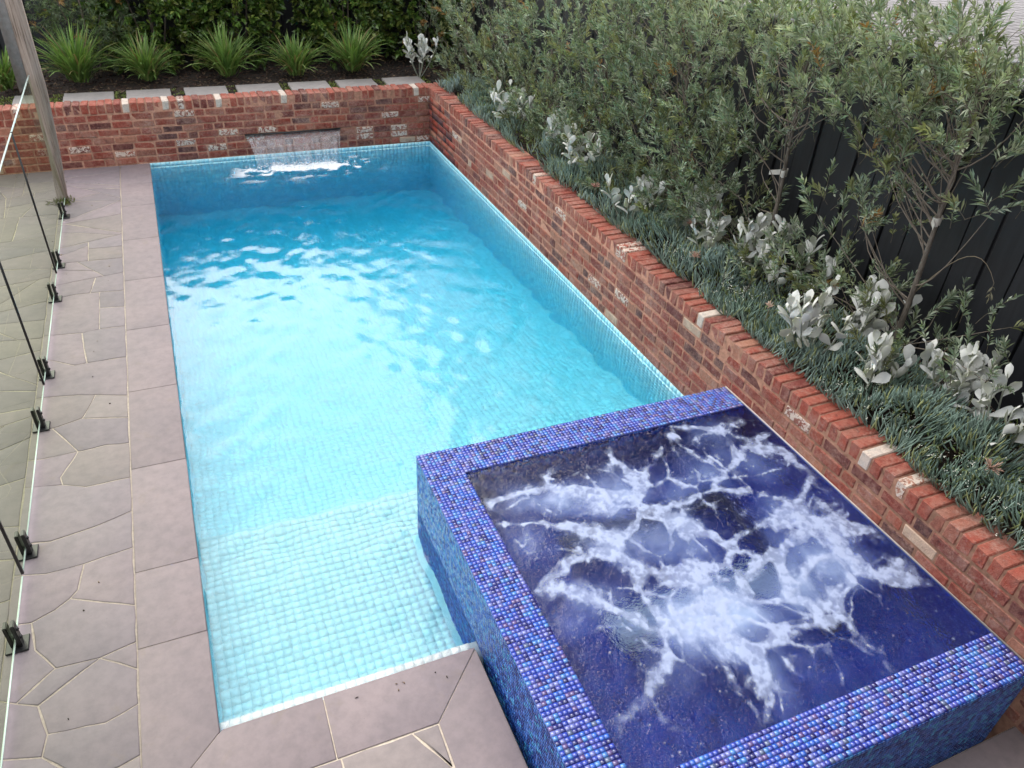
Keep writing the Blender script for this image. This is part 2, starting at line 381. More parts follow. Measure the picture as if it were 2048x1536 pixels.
# coping: mitred bullnosed slabs
yj = [0, .614, 1.157, 2.095, 3.015, 3.95, 4.88, 5.80, 6.72, 7.40, L-.002]
for i in range(len(yj)-1):
    a, b = yj[i], yj[i+1]
    p = [(-.33, a), (.012, a), (.012, b), (-.33, b)] if i else [(-.33, -.33), (.012, .002), (.012, b), (-.33, b)]
    stone(p, .002, 'coping_slab', joint=.004, wob=0, col=CC)
stone([(-.33, -.33), (.493, -.33), (.497, .012), (.022, .012)], .002, 'coping_slab', joint=.005, wob=0, col=CC)
stone([(.493, -.33), (.986, -.33), (1.30, .0), (1.30, .012), (.497, .012)], .002, 'coping_slab', joint=.005, wob=0, col=CC)
stone([(.986, -.33), (.986, -1.35), (1.30, -1.35), (1.30, .0)], .002, 'coping_slab', joint=.004, wob=0, col=CC)
stone([(.986, -1.35), (.986, -2.4), (1.30, -2.4), (1.30, -1.35)], .002, 'coping_slab', joint=.004, wob=0, col=CC)
stone([(.986, -2.4), (.986, -3.58), (1.30, -3.58), (1.30, -2.4)], .002, 'coping_slab', joint=.004, wob=0, col=CC)
for x0, x1 in ((1.302, 2.2), (2.2, 3.1), (3.1, 3.9)):
    for y0, y1 in ((-1.39, -2.3), (-2.3, -3.58)):
        stone([(x0, y1), (x1, y1), (x1, y0), (x0, y0)], .001, 'paving_slab', joint=.006, wob=0, col=lin(128, 118, 118))
# overflow slot round the spa
g = Geo(); g.box((1.298, -1.39, -.5), (SX-.004, 0, -.26), (.01, .01, .012)); g.box((SX-.004, -1.39, -.5), (W, SYN-.004, -.26), (.01, .01, .012))
g.box((1.300, -1.385, -.26), (1.306, -.012, -.012)); 
o = put('drain_slot', g.mesh('drain_slot', [M_BLACK]), paving)

# ------------------------------------------------------------------ pool shell
def depth(y):                    # floor height under the deep end
    return WZ-(.62+(y-1.63)*.16)
LEDGE = WZ-.42; LY = 1.63
sh = Geo()
zb = -2.3
sh.box((-.25, -.25, zb), (-.0025, L+.25, -.31)); sh.box((-.0025, L+.0025, zb), (W+.0025, L+.25, -.31))
sh.box((W+.0025, -.25, zb), (W+.25, L+.25, -.03)); sh.box((-.0025, -.25, zb), (W+.0025, -.0025, -.31))
sh.box((-.15, -.0025, -.31), (-.0025, L+.0025, -.031)); sh.box((-.15, -.15, -.31), (1.298, -.0025, -.031)); sh.box((-.15, L+.0025, -.31), (W+.0025, L+.2, -.002))
sh.box((-.0025, -.0025, zb), (W+.0025, LY-.0025, LEDGE-.0025))
V = [(-.0025, LY-.0025, zb), (W+.0025, LY-.0025, zb), (W+.0025, L+.0025, zb), (-.0025, L+.0025, zb),
     (-.0025, LY-.0025, depth(LY)-.0025), (W+.0025, LY-.0025, depth(LY)-.0025), (W+.0025, L+.0025, depth(L)-.0025), (-.0025, L+.0025, depth(L)-.0025)]
sh.add(V, Q=[(4, 5, 6, 7), (0, 1, 5, 4), (2, 3, 7, 6), (0, 3, 2, 1)])
sh.box((-.0025, -.0025, LEDGE-.01), (SX, .100, WZ-.0205))
pool = put('swimming_pool', sh.mesh('pool_shell', [M_PGROUT]), kind='structure')

def tile_field(origin, u, v, nu, nv, pitch, gap, thick, palette, probs, tilt=0.0, skip=None, vbri=.08):
    """returns V (n,8,3) and colour for tiles laid from origin along u and v; normal = u x v"""
    o = np.asarray(origin, float); u = np.asarray(u, float); v = np.asarray(v, float); n = np.cross(u, v); n /= np.linalg.norm(n)
    I, J = np.meshgrid(np.arange(nu), np.arange(nv), indexing='ij'); I = I.ravel(); J = J.ravel()
    cu = o+np.outer((I+.5)*pitch, u)+np.outer((J+.5)*pitch, v)
    if skip is not None:
        k = ~skip(cu); cu = cu[k]
    N = len(cu); h = (pitch-gap)/2
    sq = np.array([(-1, -1), (1, -1), (1, 1), (-1, 1)])
    h1 = h-.0003
    low = cu[:, None, :]+h*(sq[:, 0][None, :, None]*u+sq[:, 1][None, :, None]*v)-n*.004
    tu = rng.normal(0, tilt, (N, 1, 1)); tv = rng.normal(0, tilt, (N, 1, 1))
    top = cu[:, None, :]+h1*(sq[:, 0][None, :, None]*u+sq[:, 1][None, :, None]*v)+n*(thick-.004+h1*(tu*sq[:, 0][None, :, None]+tv*sq[:, 1][None, :, None]))
    pal = np.array(palette)[:, :3]; c = pal[rng.choice(len(pal), N, p=probs)]*rng.uniform(1-vbri, 1+vbri, (N, 1))
    return np.concatenate([low, top], 1), c
TQ = np.array([(4, 5, 6, 7), (0, 1, 5, 4), (1, 2, 6, 5), (2, 3, 7, 6), (3, 0, 4, 7)])
CAMP = np.array([0.3248, -2.3335, 3.5]); CR = np.array(Rt)
def pix(P):
    q = (P-CAMP)@CR.T; return np.stack([1024+1537.1*q[:, 0]/q[:, 2], 768+1537.1*q[:, 1]/q[:, 2], q[:, 2]], 1)
def build_tiles(fields, parent, mat, single=290, name='tile'):
    """the nearest tiles in view stand as objects of their own, the rest is one mesh"""
    Vs = np.concatenate([f[0] for f in fields]); C = np.concatenate([f[1] for f in fields])
    cen = Vs.mean(1); p = pix(cen); inside = (p[:, 0] > 4) & (p[:, 0] < 2044) & (p[:, 1] > 4) & (p[:, 1] < 1532)
    rank = np.where(inside, p[:, 2], 99); pick = np.argsort(rank)[:single] if single else np.array([], int)
    rest = np.ones(len(Vs), bool); rest[pick] = False
    for i in pick:
        me = mesh_np(name, Vs[i]-cen[i], TQ, [mat], col=np.tile(C[i], (8, 1)))
        put(name, me, parent, loc=cen[i])
    R_ = Vs[rest]; n = len(R_)
    me = mesh_np(name+'_field', R_.reshape(-1, 3), (TQ[None]+np.arange(n)[:, None, None]*8).reshape(-1, 4), [mat], col=np.repeat(C[rest], 8, 0))
    put(name+'_field', me, parent, kind='stuff')
PP = .052; GAP = .0022
pal = [(.86, .93, .94), (.89, .94, .95), (.83, .92, .94), (.91, .95, .95), (.85, .94, .95)]; pr = [.3, .25, .15, .15, .15]  # floor and ledge tiles paler than wall tiles, water glare put into their colour
X, Y, Z = np.eye(3)
palW = [(.42, .76, .86), (.48, .80, .88), (.38, .73, .84), (.54, .83, .89), (.43, .78, .87)]
fs = []
fs.append(tile_field((0, 0, WZ-.018), X, Y, int(1.34/PP), 2, PP, GAP, .004, pal, pr, .006))
inspa = lambda c: (c[:, 0] > SX-.02) & (c[:, 1] < SYF+.02) | (c[:, 1] < .10)
fs.append(tile_field((0, 0, LEDGE), X, Y, int(W/PP), int(LY/PP), PP, GAP, .004, pal, pr, .006, inspa))
yl = L-LY; sl = np.array([0, 1, -.16]); sl /= np.linalg.norm(sl)
fs.append(tile_field((0, LY, depth(LY)), X, sl, int(W/PP)+1, int(yl*1.0136/PP)+1, PP, GAP, .004, pal, pr, .006))
fs.append(tile_field((0, LY, LEDGE), X, -Z, int(W/PP)+1, 7, PP, GAP, .004, pal, pr, .006, lambda c: (c[:, 2] < depth(LY)) ))
fs[-1] = (fs[-1][0]*[1, 1, 1]+[0, 0, 0], fs[-1][1])
# walls
wz0 = -.033
fs.append(tile_field((0, 0, wz0), -Z, Y, 34, int(L/PP)+1, PP, GAP, .004, palW, pr, .006, lambda c: (c[:, 2] < np.where(c[:, 1] < LY, LEDGE, depth(c[:, 1]))-.03) | (c[:, 1] > L)))
fs[-1] = (fs[-1][0], fs[-1][1])
fs.append(tile_field((W, SYF, -.002), Y, -Z, int((L-SYF)/PP)+1, 34, PP, GAP, .004, palW, pr, .006, lambda c: (c[:, 2] < np.where(c[:, 1] < LY, LEDGE, depth(c[:, 1]))-.03) | (c[:, 1] > L)))
fs.append(tile_field((W, L, -.002), -X, -Z, int(W/PP)+1, 34, PP, GAP, .004, palW, pr, .006, lambda c: (c[:, 2] < depth(L)-.03) | (c[:, 0] < 0)))
fs.append(tile_field((0, .104, WZ-.018), X, -Z, int(1.34/PP), 8, PP, GAP, .004, pal, pr, .006))
# make every field face into the pool
def flip_to(f, n):
    V_ = f[0]; a = V_[:, 5]-V_[:, 4]; b = V_[:, 7]-V_[:, 4]; nn = np.cross(a, b).mean(0)
    return f if np.dot(nn, n) > 0 else None
for k, nrm in enumerate([Z, Z, Y, X, -X, -Y, Y]):
    assert True
build_tiles(fs, pool, M_TILE, 290, 'mosaic_tile')

# ------------------------------------------------------------------ pool water
def smooth_blob(x, y, cx, cy, rx_, ry_): return np.exp(-(((x-cx)/rx_)**2+((y-cy)/ry_)**2))
st = .02
gx = np.arange(-.03, W+.03+st*.5, st); gy = np.arange(-.03, L+.03+st*.5, st); nx, ny = len(gx), len(gy)
GX, GY = np.meshgrid(gx, gy, indexing='ij')
H = np.zeros_like(GX)
r = np.random.default_rng(3)
for k in range(26):
    a = r.uniform(0, 2*np.pi); wl_ = r.uniform(.13, .46); amp = .00066*wl_/.4
    kx, ky = np.cos(a)*2*np.pi/wl_, np.sin(a)*2*np.pi/wl_
    H += amp*np.sin(kx*GX+ky*GY+r.uniform(0, 6.28)+1.5*vnoise(GX*.7+5, GY*.7+9, k, 2))
H *= .55+.9*sstep(.35, .7, vnoise(GX*.9+3, GY*.9, 5, 3))
near_fall = smooth_blob(GX, GY, 1.85, 7.65, .85, .5)
H += near_fall*.03*(vnoise(GX*9, GY*9, 8, 3)-.5)
foam = sstep(.48, .62, vnoise(GX*6+1, GY*10, 11, 5)+.34*np.exp(-(((GX-1.85)/.66)**4+((GY-7.66)/.12)**2))-.12)*np.exp(-(((GX-1.85)/.85)**6+((GY-7.62)/.26)**2))
foam = np.clip(foam*1.5, 0, 1)
H += foam*.012*vnoise(GX*30, GY*30, 12, 2)
cellx = (gx[:-1]+gx[1:])/2; celly = (gy[:-1]+gy[1:])/2
CX, CY = np.meshgrid(cellx, celly, indexing='ij')
cm = ~((CX > SX+.016) & (CY < SYF-.016))
idx = -np.ones((nx, ny), int)
used = np.zeros((nx, ny), bool)
for dx_ in (0, 1):
    for dy_ in (0, 1):
        used[dx_:nx-1+dx_, dy_:ny-1+dy_] |= cm
nU = used.sum(); idx[used] = np.arange(nU)
top = np.stack([GX[used], GY[used], WZ+H[used]], 1); bot = np.stack([GX[used], GY[used], np.full(nU, -2.2)], 1)
ci, cj = np.nonzero(cm)
qt = np.stack([idx[ci, cj], idx[ci+1, cj], idx[ci+1, cj+1], idx[ci, cj+1]], 1)
qb = qt[:, ::-1]+nU
side = []
pad = np.zeros((cm.shape[0]+2, cm.shape[1]+2), bool); pad[1:-1, 1:-1] = cm
for (di, dj), (a, b) in {(0, -1): ((0, 0), (1, 0)), (1, 0): ((1, 0), (1, 1)), (0, 1): ((1, 1), (0, 1)), (-1, 0): ((0, 1), (0, 0))}.items():
    e = cm & ~pad[1+di:1+di+cm.shape[0], 1+dj:1+dj+cm.shape[1]]
    i_, j_ = np.nonzero(e)
    p = idx[i_+a[0], j_+a[1]]; q = idx[i_+b[0], j_+b[1]]
    side.append(np.stack([p, p+nU, q+nU, q], 1))
F = np.concatenate([qt, qb]+side)
t, surf, vol = mat_water('pool_water', (.16, .895, .999, 1), .05, 9.0, 1.0, .6, .03)
fa = t.attr('foam').outputs['Fac']
dif = t.bsdf((.86, .90, .93, 1), .6)
mx = t.n.new('ShaderNodeMixShader'); t.link(fa, mx.inputs[0]); t.link(surf, mx.inputs[1]); t.link(dif, mx.inputs[2])
M_POOLW = t.done(mx.outputs[0], vol)
me = mesh_np('pool_water', np.concatenate([top, bot]), F, [M_POOLW], attrs={'foam': np.concatenate([foam[used], np.zeros(nU)])}, smooth=True)
smf = np.ones(len(F), bool); smf[len(qt):] = False; me.polygons.foreach_set('use_smooth', smf)
put('water', me, kind='structure')

# ------------------------------------------------------------------ raised spa
spa = root('raised_spa', 'raised square spa clad in dark blue iridescent mosaic beside the brick wall', 'spa')
RW = .236
g = Geo(); e = .0016
fl = -.32
g.box((SX+.0026, SYN+.0026, -1.6), (SX+RW, SYF, SH-e)); g.box((SX+RW, SYF-RW, -1.6), (3.658, SYF-.0026, SH-e)); g.box((SX+RW, SYN+.0026, -1.6), (3.658, SYN+RW, SH-e))
g.box((3.658, SYN, -1.6), (3.668, SYF, SH-.006)); g.box((SX+RW, SYN+RW, -1.6), (3.658, SYF-RW, fl))
# seat round the basin
sx0, sx1, sy0, sy1 = SX+RW, 3.658, SYN+RW, SYF-RW; sd_, sz = .42, -.08
g.box((sx0, sy0, fl), (sx0+sd_, sy1, sz)); g.box((sx1-sd_, sy0, fl), (sx1, sy1, sz)); g.box((sx0+sd_, sy0, fl), (sx1-sd_, sy0+sd_, sz)); g.box((sx0+sd_, sy1-sd_, fl), (sx1-sd_, sy1, sz))
put('spa_shell', g.mesh('spa_shell', [M_SGROUT]), spa)
SP = .0236; SG = .0014
palS = [lin(48, 70, 172), lin(76, 84, 172), lin(50, 96, 192), lin(38, 46, 124), lin(96, 80, 136), lin(112, 120, 188), lin(70, 124, 196), lin(30, 36, 104), lin(88, 102, 136)]
prS = [.20, .16, .17, .12, .05, .12, .10, .05, .03]
palD = [lin(48, 92, 175), lin(62, 112, 200), lin(34, 60, 140), lin(70, 100, 185), lin(64, 140, 200)]; prD = [.3, .25, .2, .1, .15]
fs = []
nu = int(round((3.658-SX)/SP)); nr = 10; nv = int(round((SYF-SYN)/SP))
fs.append(tile_field((SX, SYN, SH), X, Y, nr, nv, SP, SG, .004, palS, prS, .013))
fs.append(tile_field((SX+nr*SP, SYF-nr*SP, SH), X, Y, nu-nr, nr, SP, SG, .004, palS, prS, .013))
fs.append(tile_field((SX+nr*SP, SYN, SH), X, Y, nu-nr, nr, SP, SG, .004, palS, prS, .013))
fs.append(tile_field((SX, SYF, SH-.004), -Z, -Y, 44, nv, SP, SG, .004, palD, prD, .03, lambda c: (c[:, 2] < LEDGE) & (c[:, 1] > 0) | (c[:, 2] < -.27) & (c[:, 1] < 0)))
fs.append(tile_field((SX, SYN, SH-.004), X, -Z, nu, 29, SP, SG, .004, palD, prD, .03))
fs.append(tile_field((SX, SYF, SH-.004), -Z, X, 44, nu, SP, SG, .004, palD, prD, .03))
wet = []
for k_ in (-3, -1):
    Vv, Cc = fs[k_]; dn_ = (Vv.mean(1)[:, 2] < WZ-.004) & ((Vv.mean(1)[:, 1] > -.01)); wet.append((Vv[dn_], Cc[dn_])); fs[k_] = (Vv[~dn_], Cc[~dn_])
# inside faces and seats
palI = [lin(8, 44, 165), lin(14, 66, 200), lin(8, 26, 120), lin(24, 60, 180), lin(20, 100, 215)]
ni = int((sx1-sx0)/SP); nj = int((sy1-sy0)/SP)
fs.append(tile_field((sx0, sy0, SH-.004), Y, -Z, nj, 19, SP, SG, .004, palI, prD, .02)) if False else None
fs.append(tile_field((sx0+.002, sy0, sz+.004), X, Y, ni, nj, SP, SG, .004, palI, prD, .02, lambda c: (c[:, 0] > sx0+sd_) & (c[:, 0] < sx1-sd_) & (c[:, 1] > sy0+sd_) & (c[:, 1] < sy1-sd_)))
fs.append(tile_field((sx0+sd_, sy0+sd_, fl+.004), X, Y, ni-2*int(sd_/SP), nj-2*int(sd_/SP), SP, SG, .004, palI, prD, .02))
fs.append(tile_field((sx0, sy1-.002, SH-.006), -X, -Z, 0, 0, SP, SG, .004, palI, prD, .02)) if False else None
fs.append(tile_field((sx1, sy1-.002, SH-.006), -X, -Z, ni, 19, SP, SG, .004, palI, prD, .02))
fs.append(tile_field((sx0+.002, sy1, SH-.006), -Y, -Z, nj, 19, SP, SG, .004, palI, prD, .02))
fs = [f for f in fs if f is not None]
build_tiles(fs, spa, M_SPATILE, 290, 'mosaic_tile')
build_tiles(wet, spa, M_WETTILE, 0, 'submerged_tile')
g = Geo(); g.box((3.6615, SYN, SH-.005), (3.6685, SYF, SH+.002), (.5, .45, .4)); put('edge_trim', g.mesh('edge_trim', [M_TRIM]), spa)

# spa water, churned up by the jets
SWZ = .3725; st = .006
gx = np.arange(sx0-.005, sx1+.003, st); gy = np.arange(sy0-.005, sy1+.005, st); nx, ny = len(gx), len(gy)
GX, GY = np.meshgrid(gx, gy, indexing='ij')
wx = GX+.34*(vnoise(GX*2.2, GY*2.2, 21, 3)-.5)+.030*(vnoise(GX*11, GY*11, 22, 3)-.5)
wy = GY+.34*(vnoise(GX*2.2+7, GY*2.2+3, 23, 3)-.5)+.030*(vnoise(GX*11+9, GY*11, 24, 3)-.5)
rv = np.random.default_rng(12)
def veins(sx_, sy_, seed, n):
    rr = np.random.default_rng(seed); S = np.stack([rr.uniform(sx0-.1, sx1+.1, n), rr.uniform(sy0-.1, sy1+.1, n)], 1)
    f1 = np.full(GX.shape, 9.); f2 = f1.copy()
    for a, b in S:
        d = np.hypot((wx-a)*sx_, (wy-b)*sy_); m1 = d < f1
        f2 = np.where(m1, f1, np.minimum(f2, d)); f1 = np.where(m1, d, f1)
    return f2-f1
jets = [(2.24, .53, .27, .16, .95), (2.80, .45, .22, .16, .8), (2.15, .12, .30, .15, .85), (1.85, -.27, .24, .16, .8), (2.40, -.50, .26, .24, 1.), (3.02, -.42, .26, .20, .9), (2.36, -.82, .13, .20, .75),
        (3.3, .40, .22, .2, .55), (2.95, -.66, .16, .16, .5), (1.78, .22, .16, .22, .6), (2.05, -.70, .22, .20, .35), (3.3, -.1, .25, .2, .6), (2.6, .1, .2, .2, .7), (2.7, -.9, .2, .15, .5), (1.9, .62, .2, .15, .6), (3.25, .70, .2, .12, .5)]
reach = np.zeros_like(GX); plume = np.zeros_like(GX)
for a, b, ra, rb, s_ in jets:
    reach = np.maximum(reach, s_*np.exp(-(((wx-a)/(ra*2.0))**2+((wy-b)/(rb*2.0))**2)))
    plume = np.maximum(plume, s_*np.exp(-(((wx-a)/ra)**2+((wy-b)/rb)**2)))
br = vnoise(GX*7, GY*7, 31, 5); fine = vnoise(GX*34, GY*34, 33, 4)
# surface flow stretches the foam into ragged ribbons: warp noise by itself
ax = GX+.14*(vnoise(GX*2.3, GY*2.3, 61, 3)-.5)*2+.022*(vnoise(GX*9, GY*9, 62, 3)-.5)*2
ay = GY+.14*(vnoise(GX*2.3+5, GY*2.3, 63, 3)-.5)*2+.022*(vnoise(GX*9, GY*9+4, 64, 3)-.5)*2
def ridge(x, y, sc, seed, o=4): return 1-np.abs(2*vnoise(x*sc, y*sc, seed, o, 2.1, .45)-1)*2.2
ca, sa = math.cos(.7), math.sin(.7)
rx1, ry1 = ax*ca+ay*sa, (-ax*sa+ay*ca)*1.7
r1 = ridge(rx1, ry1, 3.0, 71, 3); r2 = ridge(ax*1.2, ay, 6.0, 72, 3); r3 = ridge(ay, ax*1.4, 11.0, 73, 3)
act = sstep(.0, .42, reach+.40*(br-.5))
v1 = veins(1, 1.35, 4, 34); v2 = veins(1.35, 1, 6, 95)
det = vnoise(rx1*9, ry1*9, 81, 6, 2.05, .62)-.5; det2 = vnoise(GX*22, GY*22, 82, 4, 2.0, .6)-.5
band = np.clip(1-v1/(.05+.10*br), 0, 1); band2 = np.clip(1-v2/(.03+.04*br), 0, 1)
press = (.66*band+.36*band2)*np.clip(reach*1.5+.28, 0, 1)+.40*plume+.08*reach
f = sstep(.30, .78, press+1.0*det+.35*det2)*act
f *= .50+.60*sstep(.3, .7, fine)
f = np.maximum(f, .35*sstep(.5, .9, press)*(.6+.8*(det+.5)))
dots = np.zeros_like(GX)
for k in range(520):
    a, b = rv.uniform(sx0, sx1), rv.uniform(sy0, sy1); s_ = rv.uniform(.002, .006)
    i0, j0 = int((a-gx[0])/st), int((b-gy[0])/st); i1, j1 = slice(max(i0-3, 0), i0+4), slice(max(j0-3, 0), j0+4)
    dots[i1, j1] = np.maximum(dots[i1, j1], np.exp(-((GX[i1, j1]-a)**2+(GY[i1, j1]-b)**2)/s_**2)*rv.uniform(.3, .9))
f = np.maximum(f, dots*(fine > .42))
edge = np.minimum.reduce([GX-sx0, sx1-GX, GY-sy0, sy1-GY])
f = np.clip(f, 0, 1)*sstep(0, .05, edge)
wide = np.zeros_like(GX)
for a, b, ra, rb, s_ in jets: wide = np.maximum(wide, s_*np.exp(-(((wx-a)/(ra*1.5))**2+((wy-b)/(rb*1.6))**2)))
pl = np.clip(wide*(.12+1.45*vnoise(GX*3.6, GY*3.6, 41, 5)), 0, 1)
Hs = .8*(.012)*plume*(vnoise(GX*9, GY*9, 51, 4)-.4)+.010*(vnoise(wx*6, wy*6, 52, 3)-.5)*sstep(.0, .5, reach)+.004*(vnoise(GX*18, GY*18, 53, 2)-.5)+.004*f*fine
n_ = nx*ny; idx = np.arange(n_).reshape(nx, ny)
q = np.stack([idx[:-1, :-1].ravel(), idx[1:, :-1].ravel(), idx[1:, 1:].ravel(), idx[:-1, 1:].ravel()], 1)
Vt = np.stack([GX.ravel(), GY.ravel(), SWZ+Hs.ravel()], 1); Vb = Vt.copy(); Vb[:, 2] = -.60
rim_ = [idx[0, ::-1], idx[:, 0], idx[-1, :], idx[::-1, -1]]
sides = []
for e_ in (idx[:, 0], idx[-1, :], idx[::-1, -1], idx[0, ::-1]):
    a, b = e_[:-1], e_[1:]; sides.append(np.stack([a, a+n_, b+n_, b], 1))
# bottom as 1 sheet of matching verts (closed volume)
F = np.concatenate([q, q[:, ::-1]+n_]+sides)
t, surf, vol = mat_water('spa_water', (.45, .62, .92, 1), .35, 16, .8, .6, .03)
fa = t.attr('foam').outputs['Fac']; pa = t.attr('plume').outputs['Fac']
white = t.bsdf(lin(158, 170, 200), .55)
cloud = t.bsdf(t.mix(pa, lin(36, 66, 160), lin(140, 158, 192)), .25)
m1 = t.n.new('ShaderNodeMixShader'); t.link(t.math('MULTIPLY', t.math('SUBTRACT', pa, .22, True), 1.25, True), m1.inputs[0]); t.link(surf, m1.inputs[1]); t.link(cloud, m1.inputs[2])
m2 = t.n.new('ShaderNodeMixShader'); t.link(t.math('MULTIPLY', fa, .92), m2.inputs[0]); t.link(m1.outputs[0], m2.inputs[1]); t.link(white, m2.inputs[2])
M_SPAW = t.done(m2.outputs[0], vol)
me = mesh_np('spa_water', np.concatenate([Vt, Vb]), F, [M_SPAW], attrs={'foam': np.concatenate([f.ravel(), np.zeros(n_)]), 'plume': np.concatenate([pl.ravel(), np.zeros(n_)])})
smf = np.zeros(len(F), bool); smf[:len(q)] = True; me.polygons.foreach_set('use_smooth', smf)
put('spa_water', me, kind='structure')

# ------------------------------------------------------------------ brick walls
def brick_variants(lx, ly, lz, n, name):
    """irregular recycled bricks: box with chamfered, wobbly corners"""
    out = []
    for k in range(n):
        b = bmesh.new(); bmesh.ops.create_cube(b, size=1)
        for v in b.verts:
            v.co = Vector((v.co.x*lx*random.uniform(.975, 1), v.co.y*ly*random.uniform(.98, 1), v.co.z*lz*random.uniform(.95, 1.0)))
            v.co += Vector([random.uniform(-.004, .004) for _ in range(3)])
        bmesh.ops.bevel(b, geom=b.edges[:], offset=.006, segments=1, affect='EDGES')
        me = bpy.data.meshes.new(name); b.to_mesh(me); b.free()
        out.append(me)
    return out
BL, BH, BD, JT = .228, .076, .108, .012
def both(ms):
    r_ = []
    for me in ms:
        me.materials.append(M_BRICK); r_.append(me)
    return r_
mesh_s = both(brick_variants(BL, BD, BH, 7, 'brick')); mesh_h = both(brick_variants(BD, BD, BH, 5, 'brick')); mesh_r = both(brick_variants(BH, BL, BD, 8, 'coping_brick'))
mesh_sp = brick_variants(BL, BD, BH, 3, 'brick'); mesh_rp = brick_variants(BH, BL, BD, 2, 'coping_brick')
for me in mesh_sp+mesh_rp: me.materials.append(M_BRICKP)
BC = [(lin(132, 60, 49), 5), (lin(144, 68, 54), 4), (lin(114, 50, 43), 4), (lin(150, 80, 62), 3), (lin(96, 46, 43), 3), (lin(146, 90, 74), 2), (lin(84, 50, 50), 2), (lin(166, 114, 92), 1), (lin(138, 56, 40), 3)]
def bcol(): return random.choices([c for c, w in BC], [w for c, w in BC])[0]
CREAM = lin(198, 176, 154)
def brick_wall(name, label, p0, dirv, length, white_at=(), near_first=False, hole=None):
    """face runs from p0 along dirv; the outward normal is dirv rotated by -90 deg"""
    d = Vector(dirv); nrm = Vector((d.y, -d.x, 0)); ang = math.atan2(d.y, d.x)
    wroot = root(name, label, 'wall', loc=p0, kind='thing')
    g = Geo()
    V = []
    c = TOP-BD-JT
    for s_, o_ in ((0, -.005), (length, -.005), (length, -BL+.006), (0, -BL+.006)):
        V.append(tuple(d*s_+nrm*o_+Vector((0, 0, 0))))
    V = [(a, b, -.6) for a, b, _ in V]
    V += [(a, b, TOP-.015) for a, b, _ in V[:4]]
    g.add(V, Q=[(0, 1, 5, 4), (1, 2, 6, 5), (2, 3, 7, 6), (3, 0, 4, 7), (4, 5, 6, 7)])
    put('mortar', g.mesh('mortar', [M_MORTAR]), wroot)
    faces = []
    ncourse = 7; ch = (TOP-BD-JT)/ncourse
    for r_ in range(ncourse):
        s_ = -random.uniform(0, .2) if r_ % 2 else -random.uniform(0, .1)
        z = ch*(r_+.5)+.003
        while s_ < length:
            hd = random.random() < .34
            lx = BD if hd else BL
            if s_ > 0 and s_+lx < length and not (hole and hole[0]-.02 < s_+lx and s_ < hole[1]+.02 and hole[2] < z < hole[3]):
                faces.append((s_+lx/2, z, hd))
            elif s_ <= 0 and s_+lx > .06:
                faces.append((s_+lx/2, z, hd)) if False else faces.append((max(s_, 0)+BD/2, z, True))
                s_ = max(s_, 0)+BD-lx
            s_ += lx+JT
    pos = []
    for s_, z, hd in faces: pos.append(d*s_+Vector((0, 0, z)))
    order = list(range(len(faces)))
    pp = pix(np.array([tuple(q+Vector(p0)) for q in pos]))
    inn = (pp[:, 0] > -40) & (pp[:, 0] < 2090) & (pp[:, 1] > -40) & (pp[:, 1] < 1580)
    order.sort(key=lambda i: pp[i, 2] if inn[i] else 99)
    extra = Geo()
    for k, i in enumerate(order):
        s_, z, hd = faces[i]; q = pos[i]
        paint = (not hd) and random.random() < .09
        me = random.choice(mesh_sp if paint else (mesh_h if hd else mesh_s))
        o_ = random.uniform(-.003, .003)
        if k < 298:
            ob = put('brick', me, wroot, loc=q+nrm*(o_-BD/2), rot=(random.gauss(0, .006), random.gauss(0, .01), ang+random.choice((0, math.pi))+random.gauss(0, .006)))
            c_ = CREAM if random.random() < .018 else bcol(); f_ = random.uniform(.88, 1.12)
            ob.color = (c_[0]*f_, c_[1]*f_, c_[2]*f_, 1)
        else:
            lx = BD if hd else BL
            a = d*(s_-lx/2)+nrm*(-BD)+Vector((0, 0, z-BH/2)); b = d*(s_+lx/2)+nrm*0+Vector((0, 0, z+BH/2))
            extra.box([min(a[t_], b[t_]) for t_ in range(3)], [max(a[t_], b[t_]) for t_ in range(3)], bcol()[:3])
    if extra.n: put('brick_course', extra.mesh('brick_course', [mat_attr('brick_far', .85)]), wroot, kind='stuff')
    s_ = .05; whites = list(white_at)
    nrow = 0
    while s_ < length-.03:
        wh = any(abs(s_-w_) < .044 for w_ in whites)
        paint = wh or random.random() < .05
        ob = put('coping_brick', random.choice(mesh_rp if paint else mesh_r), wroot, loc=d*s_+nrm*(-BL/2+random.uniform(-.004, .004))+Vector((0, 0, TOP-BD/2+random.uniform(-.006, .004))),
                 rot=(random.gauss(0, .018), random.gauss(0, .03), ang+random.gauss(0, .022)))
        c_ = (.60, .56, .50) if wh else (bcol() if random.random() > .45 else lin(150, 72, 56)); f_ = random.uniform(.92, 1.15)
        ob.color = (c_[0]*f_, c_[1]*f_, c_[2]*f_, 1)
        s_ += BH+JT
    return wroot
# right wall face looks to -X: runs from the far corner towards the camera
RY1, RY0 = L, -1.9
wall_r = brick_wall('brick_wall', 'long recycled red brick retaining wall running along the right side of the pool and spa', (W, RY1, 0), (0, -1, 0), RY1-RY0,
                    white_at=[L+.05, L-1.58])
wall_b = brick_wall('brick_wall', 'recycled red brick retaining wall across the far end of the pool with the waterfall slot', (-3.6, L, 0), (1, 0, 0), 3.6+W+.22,
                    white_at=[3.6-.08, 3.6+.28, 3.6+.9, 3.6+1.7, 3.6+3.52])
